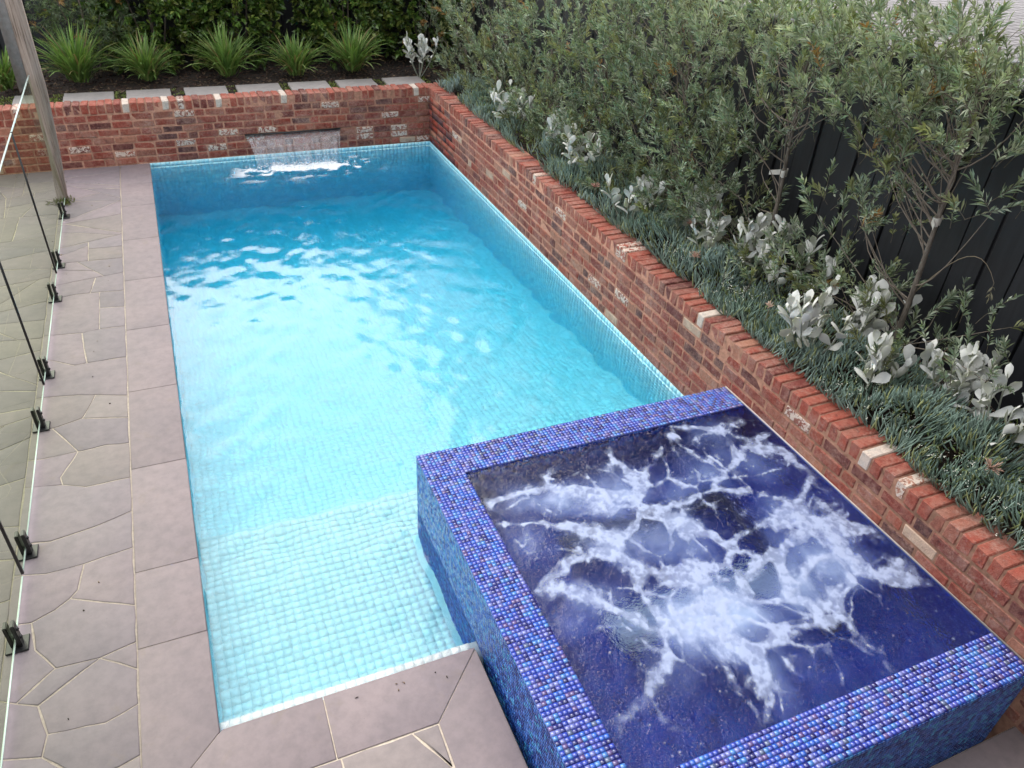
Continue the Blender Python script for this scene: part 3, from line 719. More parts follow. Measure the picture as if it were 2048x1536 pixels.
# ------------------------------------------------------------------ glass fence
def mat_glass():
    t = NT('green_tinted_glass')
    g = t.n.new('ShaderNodeBsdfPrincipled'); g.inputs['Base Color'].default_value = (.90, .98, .93, 1)
    g.inputs['Roughness'].default_value = 0; g.inputs['IOR'].default_value = 1.5; g.inputs['Transmission Weight'].default_value = 1
    return t.done(g.outputs[0])
def mat_glass_thin():
    # 12 mm toughened sheet: a little tint, mirror-like only at grazing angles
    t = NT('toughened_sheet_glass'); tr = t.n.new('ShaderNodeBsdfTransparent'); tr.inputs['Color'].default_value = (.79, .88, .71, 1)
    gl = t.n.new('ShaderNodeBsdfGlossy'); gl.inputs['Roughness'].default_value = .01; gl.inputs['Color'].default_value = (.9, .95, .9, 1)
    fr = t.n.new('ShaderNodeFresnel'); fr.inputs['IOR'].default_value = 1.45
    mx = t.n.new('ShaderNodeMixShader'); t.link(t.math('MULTIPLY', fr.outputs[0], .6), mx.inputs[0]); t.link(tr.outputs[0], mx.inputs[1]); t.link(gl.outputs[0], mx.inputs[2])
    return t.done(mx.outputs[0])
M_GLASS = mat_glass_thin()
M_EDGE = mat_plain('polished_glass_edge', (.62, .74, .68, 1), .2, 30, .1, .02)
GX_ = -.887
panels = [(5.125, 7.02, 'farthest frameless glass panel ending at the timber post'), (3.245, 5.095, 'frameless glass panel between the two black joint lines beyond mid pool'),
          (1.325, 3.215, 'frameless glass panel on two spigots beside the middle of the pool'), (-.60, 1.295, 'nearest frameless glass panel on black spigots beside the shallow ledge')]
GT = 1.345
for y0, y1, lab in panels:
    rt = root('glass_barrier', lab, 'glass barrier', loc=(GX_, (y0+y1)/2, 0), group='glass pool fence panels'); cy = (y0+y1)/2
    g = Geo(); h = (y1-y0)/2
    g.add([(0, -h, .052), (0, h, .052), (0, h, GT-.006), (0, -h, GT-.006)], Q=[(0, 1, 2, 3)])
    put('glass', g.mesh('glass', [M_GLASS]), rt)
    g = Geo(); g.box((-.006, -h, GT-.006), (.006, h, GT)); put('top_edge', g.mesh('top_edge', [M_EDGE]), rt)
    g = Geo(); g.box((-.004, -h, .046), (.004, h, .052)); put('bottom_edge', g.mesh('bottom_edge', [M_EDGE]), rt)
    g = Geo(); g.box((-.007, -h-.013, .05), (.007, -h, GT), (.01, .01, .01))
    put('joint_seal', g.mesh('joint_seal', [M_BLACK]), rt)
def spigot_meshes():
    b = bmesh.new(); bmesh.ops.create_cube(b, size=1)
    for v in b.verts: v.co = Vector((v.co.x*.105, v.co.y*.105, (v.co.z+.5)*.012))
    bmesh.ops.bevel(b, geom=b.edges[:], offset=.003, segments=1, affect='EDGES')
    m1 = bpy.data.meshes.new('base_plate'); b.to_mesh(m1); b.free(); m1.materials.append(M_BLACK)
    b = bmesh.new()
    for sx_ in (-1, 1):
        r_ = bmesh.ops.create_cube(b, size=1)
        for v in r_['verts']: v.co = Vector((v.co.x*.019+sx_*.0165, v.co.y*.052, .012+(v.co.z+.5)*.155))
    r_ = bmesh.ops.create_cube(b, size=1)
    for v in r_['verts']: v.co = Vector((v.co.x*.02, v.co.y*.05, .012+(v.co.z+.5)*.035))
    bmesh.ops.bevel(b, geom=b.edges[:], offset=.004, segments=2, affect='EDGES')
    m2 = bpy.data.meshes.new('clamp_body'); b.to_mesh(m2); b.free(); m2.materials.append(M_BLACK)
    g = Geo(); g.tube([(.024, 0, .12), (.032, 0, .12)], [.011, .010], 10); g.tube([(.024, 0, .06), (.032, 0, .06)], [.011, .010], 10)
    m3 = g.mesh('clamp_bolt', [M_BLACK])
    return m1, m2, m3
sm = spigot_meshes()
spl = [(6.58, 'farthest black spigot, just in front of the timber post'), (5.36, 'second black spigot from the timber post, at the far joint line'), (4.68, 'third black spigot from the timber post'),
       (3.43, 'fourth black spigot from the post, just beyond the joint line ending by mid pool'), (2.76, 'black spigot right in front of the mid-pool joint line, fifth from the post'), (1.52, 'second nearest black spigot, beside a joint line'),
       (.855, 'nearest and largest black spigot, bottom left beside the shallow ledge'), (-.2, 'black spigot under the near glass panel, closest to the camera')]
for y, lab in spl[:7]:
    rt = root('glass_spigot', lab, 'spigot', loc=(GX_, y, 0.002), group='black spigots holding the glass')
    for nm, me in zip(('base_plate', 'clamp_body', 'clamp_bolt'), sm): put(nm, me, rt)

# ------------------------------------------------------------------ timber post
rt = root('timber_post', 'tall weathered grey timber post at the end of the glass fence', 'post', loc=(-.905, 7.12, 0))
sec = [(0, -.070, .030), (.5, -.025, .080), (1.15, -.006, .125), (3.4, .0, .128)]
V = []
for z, x0, x1 in sec: V += [(x0, -.06, z), (x1, -.06, z), (x1, .07, z), (x0, .07, z)]
g = Geo(); g.add(V, Q=[(4*i+j, 4*i+(j+1) % 4, 4*i+4+(j+1) % 4, 4*i+4+j) for i in range(3) for j in range(4)]+[(12, 13, 14, 15)]); put('post_shaft', g.mesh('post_shaft', [M_TIMBER]), rt)
g = Geo(); V = [(-.112, -.055, 1.16), (-.004, -.055, 1.27), (-.004, .06, 1.27), (-.112, .06, 1.16), (-.112, -.055, 3.4), (-.004, -.055, 3.4), (-.004, .06, 3.4), (-.112, .06, 3.4)]
g.add(V, Q=[(0, 3, 2, 1), (4, 5, 6, 7), (0, 1, 5, 4), (1, 2, 6, 5), (2, 3, 7, 6), (3, 0, 4, 7)]); put('side_board', g.mesh('side_board', [mat_plain('smooth_grey_board', (.27, .245, .23, 1), .8, 25, .2, .3)]), rt)

# ------------------------------------------------------------------ waterfall
t = NT('falling_water'); v = t.coord('Object', (1, 1, .16)); n1 = t.noise(v, 26, 5, .65, .3); n2 = t.noise(v, 70, 3, .6)
tr = t.n.new('ShaderNodeBsdfTransparent'); tr.inputs['Color'].default_value = (.95, .95, .97, 1)
wh = t.bsdf((.80, .80, .86, 1), .25)
gl = t.n.new('ShaderNodeBsdfGlossy'); gl.inputs['Roughness'].default_value = .12; t.link(t.bump(n2, .8, .01), gl.inputs['Normal'])
m1 = t.n.new('ShaderNodeMixShader'); m1.inputs[0].default_value = .10; t.link(tr.outputs[0], m1.inputs[1]); t.link(gl.outputs[0], m1.inputs[2])
m2 = t.n.new('ShaderNodeMixShader'); t.link(t.ramp(n1, (.46, (.03,)*3), (.70, (.27,)*3)), m2.inputs[0]); t.link(m1.outputs[0], m2.inputs[1]); t.link(wh, m2.inputs[2])
M_FALL = t.done(m2.outputs[0])
rt = root('waterfall_spout', 'thin slot spout pouring a clear sheet of water from the far brick wall', 'waterfall')
g = Geo(); g.box((1.19, L-.032, .262), (2.42, L+.05, .272)); g.box((1.19, L-.004, .236), (2.42, L+.05, .243)); put('spout_blade', g.mesh('spout_blade', [M_BLACK]), rt)
nxs, nzs = 130, 24; V = []
for i in range(nxs+1):
    u_ = i/nxs
    for j in range(nzs+1):
        w_ = j/nzs; x = 1.20+1.21*u_; x += (u_-.5)*-.16*w_
        z = .255-.365*w_**1.6; y = L-.03-.30*w_**.9*(1+.05*math.sin(u_*23)+.03*math.sin(u_*61))
        y += .006*math.sin(u_*95+2*math.sin(w_*4))*w_; V.append((x, y, z))
Q = [(i*(nzs+1)+j, (i+1)*(nzs+1)+j, (i+1)*(nzs+1)+j+1, i*(nzs+1)+j+1) for i in range(nxs) for j in range(nzs)]
put('water_sheet', mesh_np('water_sheet', V, np.array(Q), [M_FALL], smooth=True), rt)
g = Geo()
for k in range(420):
    c = np.array([random.gauss(1.82, .42), L-.36+random.gauss(0, .08), WZ+abs(random.gauss(0, .018))]); s_ = random.uniform(.004, .013)
    if not 1.1 < c[0] < 2.6: continue
    V = c+s_*np.array([(1, 0, 0), (-1, 0, 0), (0, 1, 0), (0, -1, 0), (0, 0, .8), (0, 0, -.8)])
    g.add(V, T=[(0, 2, 4), (2, 1, 4), (1, 3, 4), (3, 0, 4), (2, 0, 5), (1, 2, 5), (3, 1, 5), (0, 3, 5)])
put('splash_drops', g.mesh('splash_drops', [mat_plain('white_foam', (.85, .88, .92, 1), .4, 50, .05, .1)], smooth=True), rt, kind='stuff')

# ------------------------------------------------------------------ garden beds and fences
FX, FY, FT, BZ = 4.90, 10.35, 2.47, .66
g = Geo(); g.box((W+.24, -2.2, -.3), (FX+.02, FY, BZ)); g.box((-3.6, L+.24, -.3), (W+.24, FY, BZ-.002))
# soil surface relief
put('garden_bed', g.mesh('garden_bed', [M_SOIL]), kind='structure')
def board_fence(name, label, p0, d, length, ztop):
    rt = root(name, label, 'fence', loc=p0); d = Vector(d); nrm = Vector((d.y, -d.x, 0)); ang = math.atan2(d.y, d.x)
    pw = .205; me = None
    b = bmesh.new(); bmesh.ops.create_cube(b, size=1)
    for v in b.verts: v.co = Vector((v.co.x*(pw-.016), v.co.y*.02, (v.co.z+.5)*(ztop)))
    bmesh.ops.bevel(b, geom=b.edges[:], offset=.003, segments=1, affect='EDGES')
    me = bpy.data.meshes.new('board'); b.to_mesh(me); b.free(); me.materials.append(M_FENCE)
    for k in range(int(length/pw)):
        put('board', me, rt, loc=d*(pw*(k+.5))+nrm*(random.uniform(-.002, .002)+(.012 if k % 2 else 0))+Vector((0, 0, random.uniform(-.004, .004))), rot=(0, 0, ang))
    g = Geo(); a = -nrm*.016; e_ = d*length-nrm*.022
    g.box([min(a[i], e_[i]) for i in range(3)], [max(a[i], e_[i])+(ztop-.01 if i == 2 else 0) for i in range(3)]); put('backing_sheet', g.mesh('backing_sheet', [M_FENCE]), rt)
    for z in (.5, ztop-.35):
        g = Geo(); a = -nrm*.03; e_ = d*length-nrm*.075
        g.box([min(a[i], e_[i])+(z if i == 2 else 0) for i in range(3)], [max(a[i], e_[i])+(z+.08 if i == 2 else 0) for i in range(3)]); put('rail', g.mesh('rail', [M_FENCE]), rt)
    g = Geo(); a = nrm*.035; e_ = d*length-nrm*.05
    g.box([min(a[i], e_[i])+(ztop+.006 if i == 2 else 0) for i in range(3)], [max(a[i], e_[i])+(ztop+.03 if i == 2 else 0) for i in range(3)]); put('capping', g.mesh('capping', [M_FENCE]), rt)
    return rt
board_fence('board_fence', 'tall charcoal board fence behind the row of small trees on the right', (FX, FY, 0), (0, -1, 0), FY+3.0, FT)
board_fence('board_fence', 'charcoal board fence at the far end behind the dark hedge', (-3.6, FY+.03, 0), (1, 0, 0), 8.5, 2.30)
rt = root('fence_light', 'small black lamp housing fixed on the fence top, upper right', 'lamp', loc=(4.86, .93, FT+.03))
g = Geo()
g.add([(-.09, -.06, 0), (.06, -.06, 0), (.06, .06, 0), (-.09, .06, 0), (-.12, -.075, .10), (.07, -.075, .10), (.07, .075, .10), (-.12, .075, .10)], Q=[(0, 3, 2, 1), (4, 5, 6, 7), (0, 1, 5, 4), (1, 2, 6, 5), (2, 3, 7, 6), (3, 0, 4, 7)])
put('housing', g.mesh('housing', [M_BLACK]), rt); g = Geo(); g.box((-.135, -.085, .103), (.08, .085, .118)); put('lid', g.mesh('lid', [M_BLACK]), rt)

# mulch, chips and dead strappy leaves in the beds
g = Geo()
def chip(c, s_, col):
    a = random.uniform(0, 6.28); u = np.array([math.cos(a), math.sin(a), random.gauss(0, .25)]); w_ = np.array([-math.sin(a), math.cos(a), random.gauss(0, .25)])
    l_ = s_*random.uniform(.6, 1.6); b_ = s_*random.uniform(.15, .5); n = np.cross(u, w_); c = np.asarray(c, float)
    V = [c-u*l_, c+w_*b_+n*.004, c+u*l_, c-w_*b_]; V += [x-n*.006 for x in V]
    g.add(V, Q=[(0, 3, 2, 1), (4, 5, 6, 7), (0, 1, 5, 4), (1, 2, 6, 5), (2, 3, 7, 6), (3, 0, 4, 7)], c=np.array(col)*random.uniform(.6, 1.3))
for k in range(6500):
    if random.random() < .55: c = (random.uniform(-2.2, 4.2), random.uniform(8.7, 10.2), BZ+random.uniform(0, .03))
    else: c = (random.uniform(3.95, 4.88), random.uniform(-1.8, 9.5), BZ+random.uniform(0, .03))
    chip(c, .022, random.choice([(.07, .035, .025), (.04, .025, .02), (.10, .06, .04), (.025, .02, .018), (.16, .11, .07)]))
put('bark_mulch', g.mesh('bark_mulch', [mat_attr('bark_mulch', .9)]), kind='stuff', label='dark bark mulch lying over the garden beds')

# stepping pavers behind the far wall
pv = [(-1.33, -1.08), (-.80, -.24), (-.10, .42), (.58, 1.10), (1.22, 1.78), (1.90, 2.42), (2.54, 3.06), (3.20, 3.74)]
for i, (a, b) in enumerate(pv):
    me, c = stone_mesh([(a, 8.40+random.uniform(-.01, .01)), (b, 8.40), (b, 8.80+random.uniform(-.02, .02)), (a, 8.80)], 0, joint=.004, wob=.004, col=lin(142, 137, 134), thick=.04)
    put('stepping_stone', me, None, loc=(c.x, c.y, BZ+.045), label='%s grey stepping stone from the left behind the far brick wall' % ('first second third fourth fifth sixth seventh eighth'.split()[i]), category='paver', group='stepping stones behind the far wall')

# ------------------------------------------------------------------ foliage makers
def leaves(g, P, D, Ls, Ws, C, fold=.25, droop=.15):
    """many pointed leaves: P base (n,3), D direction, L, W, colour; 5 verts, 2 quads-ish (4 tris)"""
    n = len(P); D = D/(np.linalg.norm(D, axis=1)[:, None]+1e-9)
    R_ = rng.normal(size=(n, 3)); S_ = np.cross(D, R_); S_ /= np.linalg.norm(S_, axis=1)[:, None]+1e-9
    N_ = np.cross(S_, D); N_ *= np.sign(N_[:, 2:3]+1e-6); L_ = Ls[:, None]; W_ = Ws[:, None]
    mid = P+D*L_*.5; dr = np.array([0, 0, -1.])*L_*droop
    a = P; b = mid-S_*W_*.5+N_*W_*fold; c = mid+S_*W_*.5+N_*W_*fold; m_ = mid+dr*.25; t_ = P+D*L_+dr
    V = np.stack([a, b, m_, c, t_], 1).reshape(-1, 3)
    T = (np.array([(0, 1, 2), (0, 2, 3), (1, 4, 2), (2, 4, 3)])[None]+np.arange(n)[:, None, None]*5).reshape(-1, 3)
    g.add(V, T=T, c=np.repeat(C, 5, 0))
def jit(c, n, v=.2):
    c = np.asarray(c, float)[:3]; return c[None]*rng.uniform(1-v, 1+v, (n, 1))*rng.uniform(.93, 1.07, (n, 3))
def sprig(g, gb, base, d, length, nl, ll, lw, cols, spread=.75, stem=(.12, .10, .07), curve=.15, rad=.0022):
    """a leafy shoot: thin stem with leaves in a spiral, denser at the tip"""
    d = np.asarray(d, float); d /= np.linalg.norm(d); side = rng.normal(size=3); side -= side.dot(d)*d; side /= np.linalg.norm(side)
    ts = np.linspace(0, 1, 5); pts = np.asarray(base)+np.outer(ts, d)*length+np.outer(ts**2, side)*length*curve
    gb.tube(pts, np.linspace(rad, rad*.5, 5), 3, stem, cap=False)
    tt = np.sort(rng.uniform(.12, 1, nl)**.75); Pp = np.stack([np.interp(tt, ts, pts[:, k]) for k in range(3)], 1)
    rad_ = rng.normal(size=(nl, 3)); rad_ -= np.outer(rad_@d, d); rad_ /= np.linalg.norm(rad_, axis=1)[:, None]
    D = d[None]*(.55+.5*tt[:, None])+rad_*spread*(1.15-.5*tt[:, None])
    c = np.array([cols[i] for i in rng.integers(0, len(cols), nl)])*rng.uniform(.7, 1.25, (nl, 1))*rng.uniform(.75, 1.25)
    if rng.random() < .012: c = np.tile([.34, .20, .08], (nl, 1))
    ll = ll*rng.uniform(.7, 1.25); lw = lw*rng.uniform(.8, 1.25)
    leaves(g, Pp, D, ll*rng.uniform(.6, 1.15, nl), lw*rng.uniform(.8, 1.2, nl), c)
OLV = [(.24, .28, .21), (.21, .25, .185), (.17, .22, .155), (.28, .32, .26), (.12, .165, .105), (.36, .385, .31), (.19, .25, .205), (.14, .17, .09)]
OLV = [tuple(min(v*1.25, .5) for v in q_) for q_ in OLV]
# ------------------------------------------------------------------ screening trees
# clumps of foliage: y, z centre, radius along y, radius along z, number of shoots
CL = [(9.3, 1.15, .45, .45, 60), (9.0, 1.9, .6, .5, 50), (8.2, .95, .5, .40, 70), (8.0, 1.7, .6, .5, 80), (7.4, 1.6, .5, .5, 80), (7.3, 1.0, .5, .4, 80), (6.5, 1.1, .5, .4, 80), (6.0, 1.85, .6, .45, 100),
      (5.7, 1.1, .45, .4, 75), (5.2, 1.35, .4, .4, 70), (4.85, 2.05, .5, .4, 90), (4.6, 1.15, .4, .35, 65), (4.25, 1.65, .45, .4, 75), (3.95, 2.2, .45, .4, 85), (3.65, 1.3, .4, .35, 65), (3.4, 1.8, .4, .35, 65),
      (3.2, 2.25, .35, .35, 60), (2.95, 1.5, .32, .3, 48), (2.95, 1.1, .35, .25, 48), (2.7, 1.95, .25, .28, 34), (2.6, 1.45, .3, .25, 34), (2.35, 1.2, .35, .2, 32), (2.25, 1.85, .25, .22, 26),
      (2.1, 2.25, .2, .2, 22), (2.15, 2.62, .3, .25, 30), (1.8, 2.45, .28, .25, 38), (1.5, 2.3, .26, .22, 38), (1.4, 2.7, .3, .25, 42), (1.08, 2.35, .3, .2, 44), (1.0, 2.65, .3, .25, 46), (.75, 2.45, .28, .25, 42), (.68, 2.75, .3, .25, 40),
      (1.12, 2.08, .2, .14, 18), (.85, 2.08, .16, .14, 14), (1.22, 1.72, .14, .18, 16), (.95, 1.72, .16, .16, 18), (1.35, 1.2, .28, .2, 30), (.98, 1.18, .25, .16, 26), (.62, 1.25, .2, .16, 12),
      (.42, 2.36, .14, .16, 14), (.30, 2.05, .10, .12, 7), (.15, 1.35, .2, .15, 8), (1.75, 1.0, .3, .15, 26), (-.1, 1.15, .2, .15, 8), (2.6, .95, .4, .15, 30), (.45, 1.05, .25, .12, 14), (5.5, .85, .8, .12, 40), (3.8, .9, .6, .12, 34), (2.6, 2.5, .35, .25, 50), (3.3, 2.5, .4, .22, 46), (2.1, 2.5, .3, .25, 34), (4.1, 2.5, .5, .2, 40), (1.6, 2.62, .3, .2, 30), (.95, 2.5, .3, .2, 24), (.45, 2.62, .25, .2, 26)]
TR = [(.64, 'slender tree with a white tie on its trunk, nearest to the camera'), (2.0, 'slender olive-leaved tree with a pale tie, second from the near end of the fence'), (3.35, 'bushy olive-leaved tree, third from the near end along the charcoal fence'),
      (4.75, 'bushy olive-leaved tree, fourth from the near end, thin pale trunk showing'), (6.1, 'dense olive-leaved tree, fifth from the near end of the right bed'), (7.4, 'dense olive-leaved tree, second from the far corner of the fence'), (8.8, 'olive-leaved tree filling the far right corner of the garden')]
gl = [Geo() for _ in TR]; gb = [Geo() for _ in TR]; trunks = [Geo() for _ in TR]
TX = 4.45
for k, (ty, lab) in enumerate(TR):
    z = np.linspace(BZ-.05, 2.75, 10); w1 = rng.uniform(0, 6)
    pts = np.stack([TX+.03*np.sin(z*2+w1), ty+.05*np.sin(z*1.7+w1*2)-(z-BZ)*(.03 if k else .01), z], 1)
    trunks[k].tube(pts, np.linspace(.022, .007, 10), 7, (1, 1, 1))
    TR[k] = (ty, lab, pts)
for (cy, cz, ry, rz, n) in CL:
    n = int(n*(1.25 if cy > 2.2 else 1.1))
    for q in range(n):
        a = rng.normal(size=3); a *= rng.uniform(.3, 1)**.4/np.linalg.norm(a)
        p = np.array([np.clip(TX+a[0]*(.42 if cy < 2.3 else .5)-.10, 3.92, 4.86), cy+a[1]*ry, max(cz+a[2]*rz, BZ+.08)])
        if p[2] < 2.5 and p[0] > 4.8: p[0] = 4.8
        k = int(np.argmin([abs(t_[0]-p[1])+.1*rng.random() for t_ in TR])); tp = TR[k][2]
        d = np.array([a[0]*.7-.2, a[1]*.8, .75+.4*rng.random()+a[2]*.3])+rng.normal(size=3)*.3
        L_ = rng.uniform(.13, .28)
        cols = OLV if rng.random() < .8 else [(.28, .29, .15), (.22, .24, .12)]
        if cz > 2.2: cols = [(.34, .38, .28), (.29, .34, .24), (.40, .42, .33)] if rng.random() < .5 else cols
        sprig(gl[k], gb[k], p-d/np.linalg.norm(d)*L_*.5, d, L_, int(rng.integers(22, 34)), .072, .0112, cols, spread=.62, curve=.2)
        if q % 9 == 0:      # branch back to the trunk
            zt = max(p[2]-rng.uniform(.25, .7), BZ+.25); zt = min(zt, 2.7)
            a0 = np.array([np.interp(zt, tp[:, 2], tp[:, 0]), np.interp(zt, tp[:, 2], tp[:, 1]), zt]); s_ = np.linspace(0, 1, 6)
            b0 = p-d/np.linalg.norm(d)*L_*.5
            pts = a0+np.outer(s_, b0-a0)+np.outer(np.sin(s_*np.pi), rng.normal(size=3)*.05+np.array([0, 0, -.03]))
            gb[k].tube(pts, np.linspace(.0055, .002, 6), 4, (.20, .165, .13), cap=False)
# a long bare arching twig with hanging leaves
k = 0
s_ = np.linspace(0, 1, 12)
arc = np.array([4.45, .62, 1.25])+np.outer(s_, [.1, -.42, 0])+np.outer(np.sin(s_*2.3)*.42, [0, 0, 1])
gb[0].tube(arc, np.linspace(.004, .0015, 12), 4, (.22, .18, .12), cap=False)
sprig(gl[0], gb[0], arc[-1], (0, -.05, -1), .1, 9, .05, .008, [(.25, .23, .16)])
for k, (ty, lab, pts) in enumerate(TR):
    rt = root('screening_tree', lab, 'tree', loc=(0, 0, 0), group='small trees along the right fence')
    base = Vector(pts[0]); rt.location = base
    for nm, gg, mt in (('trunk', trunks[k], M_BARK), ('branches', gb[k], mat_attr('twig_bark', .8) if k == 0 else bpy.data.materials['twig_bark']), ('crown', gl[k], M_LEAF)):
        if not gg.n: continue
        gg.V = [v_-np.array(base) for v_ in gg.V]
        o = put(nm, gg.mesh(nm, [mt]), rt)
        if nm != 'trunk': o['kind'] = 'stuff'
    if k in (0, 1):
        zt = 1.80 if k == 0 else 1.60; c = np.array([np.interp(zt, pts[:, 2], pts[:, 0]), np.interp(zt, pts[:, 2], pts[:, 1]), zt])-np.array(base)
        g = Geo(); ring = []
        nseg = 14
        for j in range(nseg+1):
            a = j/nseg*2*math.pi; rr = .020+.012*math.sin(a*2+1); ring.append([(c[0]+rr*math.cos(a), c[1]+rr*1.5*math.sin(a), c[2]-.024+.008*math.sin(a*3)), (c[0]+rr*math.cos(a)*1.05, c[1]+rr*1.5*math.sin(a), c[2]+.024+.006*math.cos(a*3))])
        V = [p for r_ in ring for p in r_]
        V += [(c[0]-.02, c[1]+.02, c[2]+.02), (c[0]-.05, c[1]+.10 if k else c[1]-.03, c[2]-.01), (c[0]-.05, c[1]+.10 if k else c[1]-.03, c[2]-.045), (c[0]-.02, c[1]+.02, c[2]-.02)]
        nb = 2*(nseg+1)
        g.add(V, Q=[(2*j, 2*j+2, 2*j+3, 2*j+1) for j in range(nseg)]+[(nb, nb+1, nb+2, nb+3)], c=(.55, .52, .47))
        put('tree_tie', g.mesh('tree_tie', [mat_plain('pale_rubber_tie', (.5, .47, .42, 1), .7)]), rt)

# ------------------------------------------------------------------ hedge shrubs at the far end
HG = [(.11, .19, .04), (.07, .13, .03), (.05, .095, .02), (.20, .26, .06), (.08, .14, .03)]
def hedge(name, lab, cx, cy, rx_, ry_, z0, z1, n, cols, ll=.10, lw=.045, mat=M_GLOSSY, cat='shrub', ns=12, gap=.0):
    gL, gB = Geo(), Geo()
    for k in range(4):
        a = k*1.6; p0 = np.array([.05*math.cos(a), .05*math.sin(a), 0]); p1 = np.array([rx_*.5*math.cos(a), ry_*.5*math.sin(a), (z1-z0)*.9])
        s_ = np.linspace(0, 1, 6); gB.tube(p0+np.outer(s_, p1-p0), np.linspace(.018, .005, 6), 5, (.10, .08, .06))
    for q in range(int(n*1.7)):
        a = rng.normal(size=3); a /= np.linalg.norm(a); rr = rng.uniform(.2, 1)**.45
        zz = rng.uniform(0, 1)**.8; wob = .8+.4*vnoise(np.array([zz*5+cx*3]), np.array([math.atan2(a[1], a[0])*2+9]), 77, 2)[0]
        th = math.atan2(a[1], a[0]); p = np.array([math.cos(th)*rx_*rr*wob, math.sin(th)*ry_*rr*wob, .06+zz*(z1-z0)])
        d = np.array([math.cos(th)*.6, math.sin(th)*.6-.2, .5])+rng.normal(size=3)*.45
        sprig(gL, gB, p, d, rng.uniform(.07, .14), ns, ll, lw, cols if rng.random() < .85 else [(.16, .20, .05), (.14, .17, .04)], spread=.9)
    rt = root(name, lab, cat, loc=(cx, cy, z0))
    put('stems', gB.mesh('stems', [bpy.data.materials['twig_bark']]), rt)
    put('foliage', gL.mesh('foliage', [mat]), rt, kind='stuff')
    return rt
hedge('hedge_shrub', 'dark glossy hedge shrub behind the second and third grass tufts', .35, 9.95, .72, .38, BZ, 2.25, 420, HG)
hedge('hedge_shrub', 'dark glossy hedge shrub left of the gap that shows the far fence', 1.45, 9.95, .55, .36, BZ, 2.3, 330, HG)
hedge('hedge_shrub', 'broad glossy hedge shrub right of the gap showing the far fence', 3.0, 9.95, .72, .38, BZ, 2.35, 420, HG)
hedge('hedge_shrub', 'dark hedge shrub in the far right corner behind the trees', 4.15, 9.85, .5, .4, BZ, 2.3, 260, HG)
hedge('grey_green_shrub', 'fine-leaved grey-green shrub to the right of the timber post', -.45, 9.75, .50, .32, BZ, 1.75, 300, [(.13, .18, .10), (.10, .15, .08), (.16, .20, .12)], ll=.075, lw=.009, mat=M_LEAF, ns=18)

# ------------------------------------------------------------------ strappy tufts
def tuft(x, y, s_, lab, n=250):
    g = Geo(); ns = 6
    for q in range(n):
        a = rng.uniform(0, 2*np.pi); lean = rng.uniform(.03, 1)**.7*1.35; Lb = 1.08*s_*rng.uniform(.6, 1.1); w_ = rng.uniform(.008, .014)
        ts = np.linspace(0, 1, ns); th = lean*(.45+.9*ts**1.3)*rng.uniform(.7, 1.1)
        dr = np.cumsum(np.sin(th))*Lb/ns; dz = np.cumsum(np.cos(th))*Lb/ns
        b0 = rng.normal(size=2)*.035; ca, sa = math.cos(a), math.sin(a)
        C_ = np.stack([b0[0]+ca*dr, b0[1]+sa*dr, dz], 1); wv = w_*np.array([.8, 1, 1, .9, .6, .08])
        S_ = np.array([-sa, ca, 0.])
        Lf = C_-S_*wv[:, None]; Rr = C_+S_*wv[:, None]; Md = C_+np.array([0, 0, -.003])
        V = np.stack([Lf, Md, Rr], 1).reshape(-1, 3)
        Q = [(i*3+j, i*3+j+1, i*3+j+4, i*3+j+3) for i in range(ns-1) for j in range(2)]
        base = np.array([(.14, .24, .07), (.18, .29, .08), (.11, .20, .055), (.24, .32, .11)][rng.integers(0, 4)])*rng.uniform(.8, 1.25)
        if rng.random() < .11: base = np.array((.26, .20, .10))
        g.add(V, Q=Q, c=base)
    put('strappy_tuft', g.mesh('strappy_tuft', [M_LEAF], smooth=True), None, loc=(x, y, BZ), label=lab, category='grass tuft', group='strappy green tufts behind the stepping stones')
for a in [(-1.45, 9.05, .58, 'strappy green tuft left of the timber post at the picture edge'), (-.62, 9.2, .74, 'strappy green tuft just right of the timber post'), (.18, 9.2, .60, 'second strappy green tuft right of the timber post'),
          (1.18, 9.2, .66, 'middle strappy green tuft, widest one behind the spout'), (2.08, 9.12, .56, 'strappy green tuft in front of the gap in the hedge'), (2.88, 9.15, .66, 'rightmost strappy green tuft before the silver plant')]: tuft(*a)

# creeping green between the stepping stones and behind the coping
g = Geo(); n = 11000
px_ = rng.uniform(-1.6, 3.85, n); py_ = np.where(rng.random(n) < .5, rng.uniform(8.31, 8.42, n), rng.uniform(8.33, 8.85, n))
ok = np.ones(n, bool)
for a, b in pv: ok &= ~((px_ > a-.005) & (px_ < b+.005) & (py_ > 8.385+.02*vnoise(px_*6, py_*6, 3, 2)) & (py_ < 8.81))
ok &= vnoise(px_*4+10, py_*4, 66, 3) > .33
P = np.stack([px_[ok], py_[ok], np.full(ok.sum(), BZ+.012)], 1); m_ = len(P)
D = rng.normal(size=(m_, 3))*.8+np.array([0, 0, 1.]); leaves(g, P, D, rng.uniform(.018, .04, m_), rng.uniform(.010, .02, m_), jit((.16, .20, .05), m_, .35))
put('creeping_groundcover', g.mesh('creeping_groundcover', [M_LEAF]), kind='stuff', label='yellow green creeping plants between the stepping stones')

